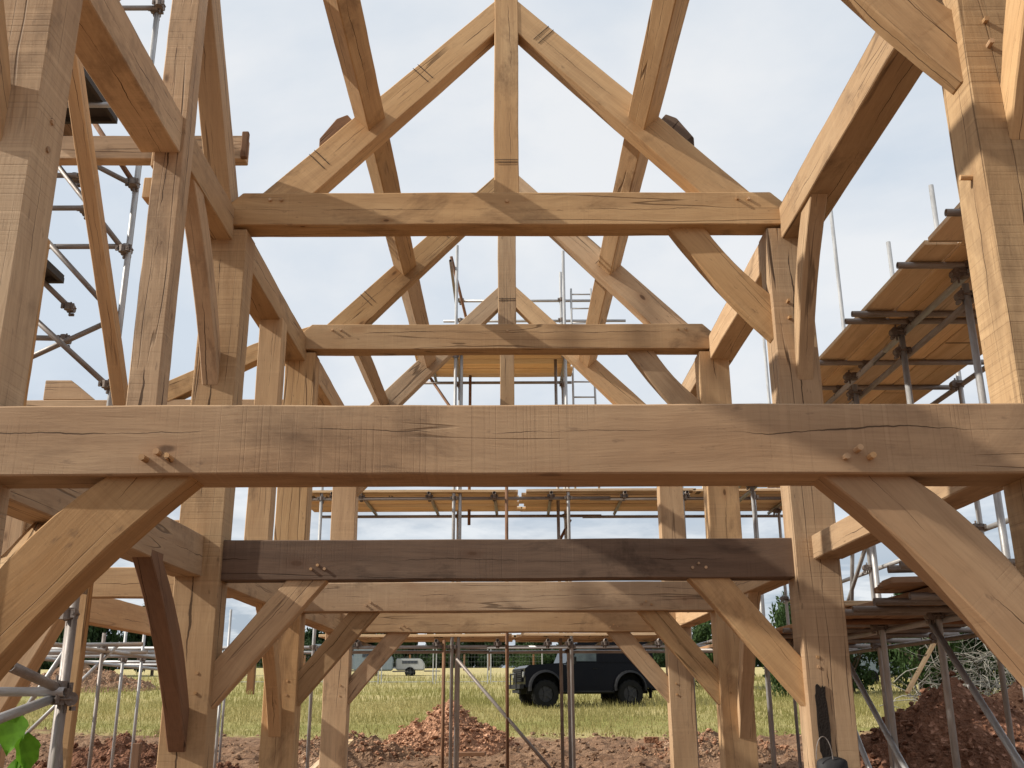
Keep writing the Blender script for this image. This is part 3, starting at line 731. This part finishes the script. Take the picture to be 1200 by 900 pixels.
# loose clods and stones
def clods(name, mat, pts, label):
    ico = bmesh.new(); bmesh.ops.create_icosphere(ico, subdivisions=1, radius=1)
    base = np.array([v.co[:] for v in ico.verts]); fc = np.array([[v.index for v in f.verts] for f in ico.faces]); ico.free()
    rng = np.random.default_rng(5); VV = []; FF = []; o = 0
    for (x, y, z, s) in pts:
        b = base*(1+rng.uniform(-.35,.35,(len(base),1)))*np.array([s, s*rng.uniform(.7,1.2), s*rng.uniform(.5,.9)])
        a = rng.uniform(0, 6.28); c, q = math.cos(a), math.sin(a)
        b = np.stack([b[:,0]*c-b[:,1]*q, b[:,0]*q+b[:,1]*c, b[:,2]], 1)+np.array([x,y,z])
        VV.append(b); FF.append(fc+o); o += len(base)
    me = bpy.data.meshes.new(name); me.from_pydata(np.concatenate(VV).tolist(), [], np.concatenate(FF).tolist()); me.materials.append(mat)
    ob = bpy.data.objects.new(name, me); COL.objects.link(ob)
    return tag(ob, label, 'soil clods', None, 'stuff')
pts = []
for _ in range(7500):
    y = random.uniform(14.2, 23.0); x = random.uniform(-.5, .5)*y*1.15
    if y > 21.6 and random.random() < .6: continue
    s = .012+.05*random.random()**3.2
    pts.append((x, y, ground_z(x, y)+s*.2, s))
clods('soil_clods', M_SOIL, pts, 'loose clods and stones strewn over the dug soil')
pr_, pd_ = [], []
for (x, y, z, m) in CLODS:
    s = .012+.045*random.random()**3; (pd_ if m in (M_SOILD, M_SAND) else pr_).append((x, y, z+s*.1, s))
clods('soil_clods', M_SOILR, pr_, 'loose reddish clods lying on the soil heaps'); clods('soil_clods', M_SOILD, pd_, 'loose dark clods lying on the right soil heap')

# grass
rng = np.random.default_rng(3)
VV = []; FF = []
def blades(n, y0, y1, hmin, hmax, w, xr=.62):
    ys = rng.uniform(y0, y1, n); xs = rng.uniform(-xr, xr, n)*ys
    for x, y in zip(xs, ys):
        if y < 23.5 and noise.noise(V((x*.9, y*.9, 0)))*1.6+21.9 > y: continue
        d = noise.noise(V((x*.35, y*.35, 7)))
        h = (hmin+(hmax-hmin)*rng.random())*(1+.7*d)
        z = ground_z(x, y)-.01; a = rng.uniform(0, 3.14); dx, dy = math.cos(a)*w, math.sin(a)*w*.4
        lx, ly = rng.normal(0, .28, 2)*h
        k = len(VV)
        VV.extend([(x-dx, y-dy, z), (x+dx, y+dy, z), (x+dx*.7+lx*.4, y+ly*.4, z+h*.6), (x-dx*.5+lx*.4, y+ly*.4, z+h*.6), (x+lx, y+ly, z+h)])
        FF.append((k, k+1, k+2, k+3)); FF.append((k+3, k+2, k+4))
blades(16000, 21.3, 26.5, .04, .15, .010); blades(24000, 26, 35, .08, .27, .011, .5); blades(14000, 35, 60, .12, .30, .018, .45)
me = bpy.data.meshes.new('grass'); me.from_pydata(VV, [], FF); me.materials.append(M_GRASS)
g = bpy.data.objects.new('grass', me); COL.objects.link(g); tag(g, 'tall pale dry meadow grass around the black car', 'grass', None, 'stuff')

# ------------------------------------------------------------------ trees and hedge
def crown_mesh(name, seed, nleaf=5200, rx=1, rz=1, leaf=.09):
    rr = random.Random(seed); VV = []; FF = []
    cl = []
    for _ in range(34):
        a = rr.uniform(0, 6.28); r = rr.random()**.5*.78; z = rr.uniform(.18, .95)
        k = math.sin(math.pi*min(1, z*.9+.1))**.5
        cl.append((V((math.cos(a)*r*k*rx, math.sin(a)*r*k*rx, z*rz)), rr.uniform(.14,.30)))
    for _ in range(nleaf):
        c, s = rr.choice(cl); d = V((rr.gauss(0,1), rr.gauss(0,1), rr.gauss(0,.8))); d = d.normalized()*s*rr.random()**.35
        p = c+d; u = V((rr.gauss(0,1), rr.gauss(0,1), rr.gauss(0,1))).normalized()*leaf*rr.uniform(.35,1)
        w = u.cross(V((rr.gauss(0,1), rr.gauss(0,1), rr.gauss(0,1)))).normalized()*leaf*.35
        k = len(VV); VV += [p-u, p+w, p+u, p-w]; FF.append((k, k+1, k+2, k+3))
    me = bpy.data.meshes.new(name); me.from_pydata([tuple(v) for v in VV], [], FF); return me
def trunk_mesh(seed):
    rr = random.Random(seed); bm = bmesh.new()
    def limb(a, b, r0, r1):
        M, L = frame(a, b)
        rings = [[bm.verts.new(M @ V((L*t, q*math.cos(k*math.pi/3), q*math.sin(k*math.pi/3)))) for k in range(6)] for t, q in ((0, r0), (1, r1))]
        for k in range(6): bm.faces.new((rings[0][k], rings[0][(k+1)%6], rings[1][(k+1)%6], rings[1][k]))
    limb((0,0,-.06), (.02,.01,.5), .05, .035)
    for _ in range(8):
        a = rr.uniform(0, 6.28); limb((0,0,rr.uniform(.12,.5)), (math.cos(a)*.5, math.sin(a)*.5, rr.uniform(.5,.9)), .026, .006)
    me = bpy.data.meshes.new('trunk'); bm.to_mesh(me); bm.free(); me.materials.append(M_BARK); return me
CR = [crown_mesh('crown', s, rx=q, rz=1) for s, q in ((1,.9), (2,1.1), (3,.8))]
for c in CR: c.materials.append(M_LEAFD)
CR2 = [crown_mesh('crown', s, nleaf=7000, rx=1.1, leaf=.055) for s in (4, 5)]
for c in CR2: c.materials.append(M_LEAF)
TK = [trunk_mesh(s) for s in (1, 2)]
def tree(x, y, h, w, meshes, label, cat='tree', group=None, name='tree', dz=0):
    r = random.random
    o = empty(name, (x, y, ground_z(x, y, False)-.05+dz), label, cat, group)
    M = PM[o.name] @ Matrix.Rotation(r()*6.28, 4, 'Z') @ Matrix.Diagonal((w, w, h, 1))
    place(bpy.data.objects.new('crown', random.choice(meshes)), M, o); place(bpy.data.objects.new('trunk', random.choice(TK)), M, o)
    return o
GT = 'dark trees along the far edge of the field'
for i in range(34):
    x = -72+i*4.4+random.uniform(-1.5,1.5)
    tree(x, 112+random.uniform(-3,5), random.uniform(3.6,6.0), random.uniform(2.6,3.8), CR, 'dark broadleaf tree in the line at the far edge of the field', group=GT, dz=-.9)
for i in range(36):
    tree(-60+i*3.6+random.uniform(-1,1), 108+random.uniform(-2,2), random.uniform(2.2,3.2), random.uniform(2.0,2.8), CR+CR2, 'low rounded bush in the hedge line at the far edge of the field', 'bush', 'low bushes along the far edge of the field', 'hedge_bush', dz=-.5)
tree(-27.6, 68, 5.4, 2.6, CR, 'round dark green tree far left, just left of the gap in the treeline')
tree(-23.9, 70, 4.6, 2.4, CR, 'dark green tree far left beside the curved brown brace')
tree(-31.5, 70, 4.4, 2.6, CR, 'lower dark green tree at the far left behind the tube racks')
tree(-26.0, 66, 1.9, 1.8, CR, 'low dark bush under the far left trees', 'bush')
GH = 'bushes of the right-hand hedge'
for i, (x, y, h, w) in enumerate(((10.2,36,3.1,1.7),(12.5,38,2.6,1.9),(14.6,37,3.4,2.1),(17.2,38,3.3,2.2),(19.6,37,3.7,2.2),(22,36,3.9,2.3),(8.2,42,2.6,1.8),(24.6,35,4.0,2.3))):
    tree(x, y, h, w, CR2, 'bushy green hedge shrub behind the right-hand scaffold and soil heap', 'bush', GH, 'hedge_bush')

# bright green plant at the bottom left
pl = empty('leafy_plant', (-2.47, 5.25, 0), 'bright green broad-leaved plant at the bottom left corner', 'plant')
bm = bmesh.new(); cyl_bm(bm, (0,0,0), (.06,0,1.32), .008, 6); mesh_obj('stem', bm, M_LEAFB, PM[pl.name], pl)
for (x, z, rz, tl, s) in ((.02,1.40,.1,1.15,.11), (.10,1.31,.8,.95,.10), (.06,1.20,-.5,1.0,.11), (.0,1.1,2.4,.9,.12), (.10,1.0,-1.2,1.0,.10)):
    bm = bmesh.new(); P = []
    n = 9
    for i in range(n+1):
        t = i/n; w = math.sin(math.pi*t**.8)*.62*(1+.12*math.sin(t*40))
        for q in (-1, 0, 1): P.append(bm.verts.new((q*w*s, .04*abs(q)*s*3, (t-.5)*2*s)))
    for i in range(n):
        for q in (0, 1): bm.faces.new((P[i*3+q], P[i*3+q+1], P[(i+1)*3+q+1], P[(i+1)*3+q]))
    bmesh.ops.remove_doubles(bm, verts=bm.verts[:], dist=.0005)
    mesh_obj('leaf', bm, M_LEAFB, PM[pl.name] @ Matrix.Translation((x, 0, z)) @ Matrix.Rotation(rz, 4, 'Z') @ Matrix.Rotation(math.pi-tl*.3, 4, 'X'), pl, True)

# tangled heap of brushwood and wire behind the right mound
rr = random.Random(9); bm = bmesh.new()
M_TWIG = mk_simple('grey_twigs', (.30,.29,.25), .8, scale=1.5, col2=(.10,.085,.06))
for _ in range(620):
    c = V((rr.uniform(7.4, 11.2), rr.uniform(17.2, 18.8), 0)); top = 1.5*(1-abs(c.x-9.3)/2.6)+.3
    c.z = ground_z(c.x, c.y, False)+.55+rr.random()*max(.3, top); d = V((rr.gauss(0,1), rr.gauss(0,.5), rr.gauss(0,.5))).normalized()
    p = c
    rad = rr.choice((.002,.003,.003,.005,.009))
    for _s in range(7):
        q = p+d*.16; cyl_bm(bm, p, q, rad, 3); p = q; d = (d+V((rr.gauss(0,.35), rr.gauss(0,.3), rr.gauss(0,.35)-.06))).normalized()
tw = mesh_obj('brushwood', bm, M_TWIG); tag(tw, 'grey tangled heap of twigs and wire behind the right soil heap', 'brushwood', None, 'stuff')

# ------------------------------------------------------------------ small site things
def loose(name, a, b, w, th, mat, label, cat, group=None):
    o = timber(name, None, a, b, w, th, mat, amp=.001); return tag(o, label, cat, group)
loose('plank', (-1.02,17.5,.70), (-.38,17.45,.71), .20, .06, M_OAKB, 'short dark plank lying on the soil in front of the pointed heap', 'plank')
loose('timber_block', (2.37,18.6,.87), (2.62,18.6,.87), .12, .10, M_SAND, 'small pale orange block lying on the bare soil below the car', 'block')
loose('plank', (-3.0,14.9,.40), (-2.55,16.6,.98), .10, .04, M_BOARD, 'pale batten sticking up from the soil beside the left post', 'plank', 'two pale battens by the left posts')
loose('plank', (-2.85,14.9,.40), (-2.44,16.5,.96), .09, .04, M_BOARD, 'second pale batten just right of the other by the left post', 'plank', 'two pale battens by the left posts')
loose('wooden_stake', (5.82,15.3,1.62), (6.42,15.5,2.38), .06, .05, M_BOARD, 'pale leaning timber batten stuck in the right soil heap', 'stake')
loose('wooden_stake', (-4.95,14.2,.2), (-4.95,14.2,1.02), .10, .08, M_OAKB, 'short dark stake standing in soil left of the brown curved brace', 'stake')
loose('fence_post', (-9.85,40,1.6), (-9.85,40,3.05), .28, .2, M_OAKB, 'thick brown gate post standing alone in the field behind the left posts', 'post')
M_WHITE = mk_simple('white_paint', (.45,.46,.46), .5, var=.12)
M_BLUEG = mk_simple('blue_grey_panel', (.22,.27,.31), .5, var=.15)
M_DKGL = mk_simple('dark_glass', (.02,.025,.03), .1, bump=0, spec=.8)
M_TYRE = mk_simple('tyre', (.012,.012,.012), .85, spec=.15)
# metal fence panels across the field
for i in range(7):
    x = -16.6+i*2.62; y = 50; z = ground_z(x, y, False)
    f = empty('site_fence', (x, y, z), 'thin grey site fence panel standing in the field behind the soil heap', 'fence panel', 'site fence panels in the field')
    bm = bmesh.new()
    for xx in (0.03, 2.50): cyl_bm(bm, (xx,0,0), (xx,0,1.75), .028, 6)
    cyl_bm(bm, (0,0,1.7), (2.5,0,1.7), .022, 6); cyl_bm(bm, (0,0,.10), (2.5,0,.10), .022, 6)
    mesh_obj('frame', bm, M_TUBE, PM[f.name], f)
    bm = bmesh.new()
    for k in range(1, 16): cyl_bm(bm, (k*2.5/16,0,.1), (k*2.5/16,0,1.7), .0022, 3)
    for k in range(1, 7): cyl_bm(bm, (0,0,.1+k*.23), (2.5,0,.1+k*.23), .0022, 3)
    mesh_obj('mesh_infill', bm, M_TUBE, PM[f.name], f)
for i, x in enumerate((-16.5,-12.2,-8.0,-3.6,-1.6,2.0,14.0,19.0)):
    z = ground_z(x, 84, False); loose('fence_post', (x,84,z-.2), (x+.03,84,z+1.25), .14, .14, M_OAKB, 'slim wooden fence post far across the field', 'post', 'far field fence posts')

def wheel(parent, M, r, w, rimr):
    e = bmesh.new(); prof = [(-w/2, rimr), (-w/2, r*.90), (-w*.38, r), (w*.38, r), (w/2, r*.90), (w/2, rimr)]; seg = 32; rings = []
    for (y, q) in prof: rings.append([e.verts.new((q*math.cos(2*math.pi*k/seg), y, q*math.sin(2*math.pi*k/seg))) for k in range(seg)])
    for k in range(seg):
        for a, b in zip(rings, rings[1:]): e.faces.new((a[k], a[(k+1)%seg], b[(k+1)%seg], b[k]))
    for k in range(0, seg, 1):   # tread blocks
        a = 2*math.pi*(k+.5)/seg; Mx = Matrix.Rotation(-a, 4, 'Y'); box_bm(e, (r+.004, (w*.2 if k % 2 else -w*.2), 0), (.022, w*.42, .045), Mx)
    wh = empty('wheel', M.translation); PM[wh.name] = M; wh.parent = parent; wh.matrix_basis = PM[parent.name].inverted() @ M
    mesh_obj('tyre', e, M_TYRE, M, wh)
    e = bmesh.new(); cyl_bm(e, (0,-w*.28,0), (0,w*.28,0), rimr, 24)
    for s in (-1, 1):
        cyl_bm(e, (0,s*w*.2,0), (0,s*w*.46,0), rimr*.30, 12)
        for k in range(5):
            a = 2*math.pi*k/5; box_bm(e, (rimr*.6, s*w*.33, 0), (rimr*.75, .03, rimr*.30), Matrix.Rotation(a, 4, 'Y'))
    mesh_obj('rim', e, M_RIM, M, wh)
M_REFLGL = mk_simple('glass_painted_reflection', (.10,.13,.125), .08, bump=0, spec=.8, scale=2, col2=(.03,.04,.04))  # front side windows: pale green-grey reflection put into the glass colour
M_RIM = mk_simple('dark_alloy', (.03,.03,.033), .45, .3, bump=0)
def mk_car():
    m, nt, b = newmat('black_paint'); N = NT(nt); tc = N.n('ShaderNodeTexCoord').outputs['Object']
    dust = N.mapr(N.noise(tc, 3, 5), .4, .7)
    N.set(b.inputs['Base Color'], N.mix(N.math('MULTIPLY', dust, .35), (.003,.0035,.006,1), (.008,.008,.009,1)))
    b.inputs['Roughness'].default_value = .2; b.inputs['Specular IOR Level'].default_value = .15
    return m
M_CAR = mk_car()
def make_car(loc, rz):
    c = empty('parked_car', loc, 'black boxy off-road car parked in the tall grass beyond the soil', 'car', rz=rz)
    M = PM[c.name] = PM[c.name] @ Matrix.Diagonal((.93,.93,.93,1)); c.matrix_basis = M
    def P(name, pts, y0, y1, mat, bev=.03, parent=None, sm=False):
        bm = bmesh.new(); vs = [bm.verts.new((x, y0, z)) for x, z in pts]; f = bm.faces.new(vs)
        r = bmesh.ops.extrude_face_region(bm, geom=[f])
        for v in r['geom']:
            if isinstance(v, bmesh.types.BMVert): v.co.y = y1
        bmesh.ops.recalc_face_normals(bm, faces=bm.faces[:])
        if bev: bmesh.ops.bevel(bm, geom=bm.edges[:], offset=bev, segments=2, affect='EDGES', clamp_overlap=True)
        return mesh_obj(name, bm, mat, M, parent or c)
    def arch(cx, r, n=9): return [(cx-r*math.cos(math.pi*i/n), .62+ (r*math.sin(math.pi*i/n))) for i in range(n+1)]
    # x forward. wheel centres 1.42 and -1.37; lower body with wheel openings
    P('underbody', [(-2.05,.42),(1.95,.42),(1.95,1.15),(-2.05,1.15)], -.60, .60, M_TYRE, 0)
    body = P('body', [(-2.22,.55)]+[(x,z) for x,z in arch(-1.37,.46)]+[(-.85,.50),(.92,.50)]+[(x,z) for x,z in arch(1.42,.46)]+[(2.05,.60),(2.07,1.18),(1.98,1.24),(.72,1.30),(.70,1.33),(-2.22,1.33)], -.82, .82, M_CAR, .025)
    P('bonnet', [(.74,1.29),(.76,1.36),(1.90,1.28),(2.02,1.20),(2.0,1.15),(.74,1.2)], -.62, .62, M_CAR, .02)
    P('cabin', [(-2.24,1.325),(.68,1.325),(.44,1.90),(.36,1.99),(-2.10,2.02),(-2.20,1.92)], -.79, .79, M_CAR, .05)
    for s in (-1, 1):
        y = s*.792
        P('side_window', [(.52,1.40),(.33,1.86),(-.28,1.86),(-.28,1.40)], y-s*.03, y+s*.006, M_REFLGL, .004)
        P('side_window', [(-.45,1.44),(-.45,1.84),(-1.15,1.84),(-1.15,1.44)], y-s*.03, y+s*.006, M_CAR, .004)
        P('side_window', [(-1.22,1.44),(-1.22,1.84),(-2.02,1.84),(-2.02,1.44)], y-s*.03, y+s*.006, M_CAR, .004)
        d = P('door', [(.62,.62),(.62,1.36),(-.36,1.36),(-.36,.62)], y+s*.02, y+s*.042, M_CAR, .006)
        bm = bmesh.new(); box_bm(bm, (-.22, y+s*.055, 1.18), (.14,.03,.03)); mesh_obj('handle', bm, M_TYRE, M, d)
        for cx in (1.42, -1.37):
            bm = bmesh.new(); n = 14; ro, ri = .545, .465
            L = []
            for i in range(n+1):
                a = math.pi*(-.06+1.12*i/n)
                L.append([bm.verts.new((cx-q*math.cos(a)*(1.03), s*yy, .60+q*math.sin(a))) for q, yy in ((ri,.80),(ro,.80),(ro-.03,.93),(ri,.95))])
            for p, q in zip(L, L[1:]):
                for k in range(4): bm.faces.new((p[k], p[(k+1)%4], q[(k+1)%4], q[k]))
            bm.faces.new(L[0]); bm.faces.new(L[-1]); bmesh.ops.recalc_face_normals(bm, faces=bm.faces[:])
            mesh_obj('wheel_arch', bm, M_ARCH, M, c)
            wheel(c, M @ Matrix.Translation((cx, s*.76, .415)), .415, .27, .24)
        bm = bmesh.new(); cyl_bm(bm, (2.05, s*.62, 1.0), (2.09, s*.62, 1.0), .09, 16); mesh_obj('headlight', bm, M_LENS, M, c)
        bm = bmesh.new(); box_bm(bm, (.50, s*.97, 1.42), (.07,.17,.22)); box_bm(bm, (.54, s*.86, 1.36), (.04,.12,.03)); mesh_obj('mirror', bm, M_TYRE, M, c)
        bm = bmesh.new(); cyl_bm(bm, (-.8, s*.90, .47), (.9, s*.90, .47), .035, 8)
        for xx in (-.7, 0, .8): cyl_bm(bm, (xx, s*.6, .52), (xx, s*.9, .47), .02, 6)
        mesh_obj('side_step', bm, M_TYRE, M, c)
    P('windscreen', [(.705,1.35),(.47,1.88),(.455,1.88),(.69,1.35)], -.70, .70, M_DKGL, 0)
    g = P('grille', [(2.05,.78),(2.10,.78),(2.10,1.16),(2.05,1.16)], -.48, .48, M_TYRE, .005)
    bm = bmesh.new()
    for k in range(6): box_bm(bm, (2.105, 0, .82+k*.06), (.012,.9,.02))
    mesh_obj('grille_bars', bm, M_RIM, M, g)
    bm = bmesh.new(); box_bm(bm, (2.17,0,.64), (.13,1.55,.13)); box_bm(bm, (2.14,0,.50), (.05,.9,.10))
    for s in (-.35,.35): cyl_bm(bm, (2.24, s, .60), (2.24, s, 1.02), .025, 8)
    cyl_bm(bm, (2.24,-.35,1.02), (2.24,.35,1.02), .025, 8); mesh_obj('front_bumper', bm, M_BUMP, M, c)
    bm = bmesh.new(); box_bm(bm, (-2.27,0,.58), (.12,1.5,.14)); box_bm(bm, (-2.38,0,.50), (.14,.08,.08)); mesh_obj('rear_bumper', bm, M_TYRE, M, c)
    for s in (-.7,.7): bm = bmesh.new(); box_bm(bm, (-2.1,s,.42), (.02,.22,.30)); mesh_obj('mud_flap', bm, M_TYRE, M, c)
    wheel(c, M @ Matrix.Translation((-2.36, -.05, 1.18)) @ Matrix.Rotation(math.pi/2, 4, 'Z'), .39, .24, .22)
M_ARCH = mk_simple('arch_plastic', (.016,.016,.018), .5, bump=0, spec=.25)
M_LENS = mk_simple('lamp_lens', (.22,.23,.24), .12, bump=0, spec=.8)
M_BUMP = mk_simple('bumper_grey', (.022,.022,.024), .55, 0, bump=0, spec=.2)
make_car((2.16, 31.3, ground_z(2.3, 31)-.03), R(180-(-14)))

def trailer(loc, rz, mat, label, cat, name, L=3.2, H=1.7, W=1.9, slant=.5):
    t = empty(name, loc, label, cat, rz=rz); M = PM[t.name]
    bm = bmesh.new(); pts = [(-L/2,.45),(L/2,.45),(L/2+.05,.45+H*.5),(L/2-slant,.45+H),(-L/2,.45+H)]
    vs = [bm.verts.new((x, -W/2, z)) for x, z in pts]; f = bm.faces.new(vs); r = bmesh.ops.extrude_face_region(bm, geom=[f])
    for v in r['geom']:
        if isinstance(v, bmesh.types.BMVert): v.co.y = W/2
    bmesh.ops.recalc_face_normals(bm, faces=bm.faces[:]); bmesh.ops.bevel(bm, geom=bm.edges[:], offset=.06, segments=2, affect='EDGES')
    mesh_obj('body', bm, mat, M, t)
    for s in (-1, 1):
        bm = bmesh.new(); box_bm(bm, (0, s*W/2, .45+H*.68), (L*.55, .03, H*.25)); mesh_obj('window', bm, M_DKGL, M, t)
        wheel(t, M @ Matrix.Translation((0, s*(W/2-.05), .32)), .32, .2, .18)
    bm = bmesh.new(); cyl_bm(bm, (L/2, .3, .4), (L/2+1.1, 0, .4), .04, 6); cyl_bm(bm, (L/2, -.3, .4), (L/2+1.1, 0, .4), .04, 6); mesh_obj('drawbar', bm, M_TUBED, M, t)
trailer((-9.1, 70, ground_z(-9.1,70)-.1), 0.1, M_BLUEG, 'blue-grey box trailer at the far side of the field on the left', 'trailer', 'box_trailer', 2.6, 1.5)
trailer((-6.7, 71, ground_z(-6.7,71)-.1), 0.05, M_WHITE, 'small white trailer right beside the blue-grey one', 'trailer', 'box_trailer', 1.9, .75, 1.6, .2)
trailer((-12.2, 72, ground_z(-12.2,72)-.1), 0.0, M_BLUEG, 'long grey box trailer at the left end of the trailer row', 'trailer', 'box_trailer', 2.6, 1.7)
trailer((15.6, 46, ground_z(15.6,46)-.1), 0.1, M_BLUEG, 'pale-roofed blue-grey caravan beyond the right post', 'caravan', 'caravan', 3.6, 1.6)

# ------------------------------------------------------------------ world, sun, camera
SUN = V((-.84, -.17, .58)).normalized()
el = math.asin(SUN.z); az = math.atan2(SUN.x, SUN.y)
w = bpy.data.worlds.new('World'); sc.world = w; w.use_nodes = True; nt = w.node_tree; nt.nodes.clear(); N = NT(nt)
sky = N.n('ShaderNodeTexSky', sky_type='NISHITA'); sky.sun_disc = False; sky.sun_elevation = el; sky.sun_rotation = az % (2*math.pi)
sky.air_density = 1.0; sky.dust_density = 2.0; sky.ozone_density = 1.0
d = N.n('ShaderNodeTexCoord').outputs['Generated']
sp = N.n('ShaderNodeSeparateXYZ'); N.set(sp.inputs[0], d)
den = N.math('ADD', N.math('MAXIMUM', sp.outputs[2], 0.0), .16)
cp = N.n('ShaderNodeCombineXYZ', i_0=N.math('DIVIDE', sp.outputs[0], den), i_1=N.math('DIVIDE', sp.outputs[1], den), i_2=0.0).outputs[0]
c1 = N.noise(N.vadd(cp, (2.3, 5.1, 0)), 1.1, 7, .55, .3); c2 = N.noise(N.vadd(cp, (7.7, 1.3, 4)), 2.4, 6, .6, .3)
zen = N.mapr(sp.outputs[2], .0, .32)
veil = N.mix(N.mapr(c1, .40, .60), (6.7, 7.4, 8.2, 1), (8.8, 8.95, 9.1, 1))
grey = N.mix(N.mapr(c2, .42, .60), (3.2, 4.0, 5.0, 1), (8.2, 8.5, 8.8, 1))
cloud = N.mix(zen, grey, veil)
col = N.mix(.86, sky.outputs[0], cloud)
bg = N.n('ShaderNodeBackground', i_Strength=.1); N.set(bg.inputs[0], col)
out = N.n('ShaderNodeOutputWorld'); nt.links.new(bg.outputs[0], out.inputs[0])
sl = bpy.data.lights.new('sun', 'SUN'); sl.energy = 5.0; sl.angle = R(.6); sl.color = (1, .93, .82)
so = bpy.data.objects.new('sun', sl); COL.objects.link(so); so.rotation_euler = SUN.to_track_quat('Z', 'Y').to_euler(); so.location = SUN*50

f_, p_, r_, y_ = 1174.27, .3053, -.0047, .0046
R0 = V((math.cos(y_), -math.sin(y_), 0)); F0 = V((math.sin(y_), math.cos(y_), 0)); Z = V((0,0,1))
Fw = F0*math.cos(p_)+Z*math.sin(p_); U = Z*math.cos(p_)-F0*math.sin(p_)
Rt = R0*math.cos(r_)+U*math.sin(r_); U2 = U*math.cos(r_)-R0*math.sin(r_)
cam = bpy.data.cameras.new('camera'); co = bpy.data.objects.new('camera', cam); COL.objects.link(co)
Mc = Matrix((Rt, U2, -Fw)).transposed().to_4x4(); Mc.translation = V((0,0,1.55)); co.matrix_world = Mc
cam.sensor_width = 36; cam.lens = 36*f_/1200; cam.clip_end = 3000; cam.clip_start = .05
sc.camera = co
sc.render.engine = 'CYCLES'
sc.render.resolution_x = 1024; sc.render.resolution_y = 768
vs = sc.view_settings; vs.view_transform = 'Standard'; vs.look = 'None'; vs.gamma = 1; vs.exposure = .12; vs.use_curve_mapping = False
sc.cycles.max_bounces = 8; sc.cycles.diffuse_bounces = 4
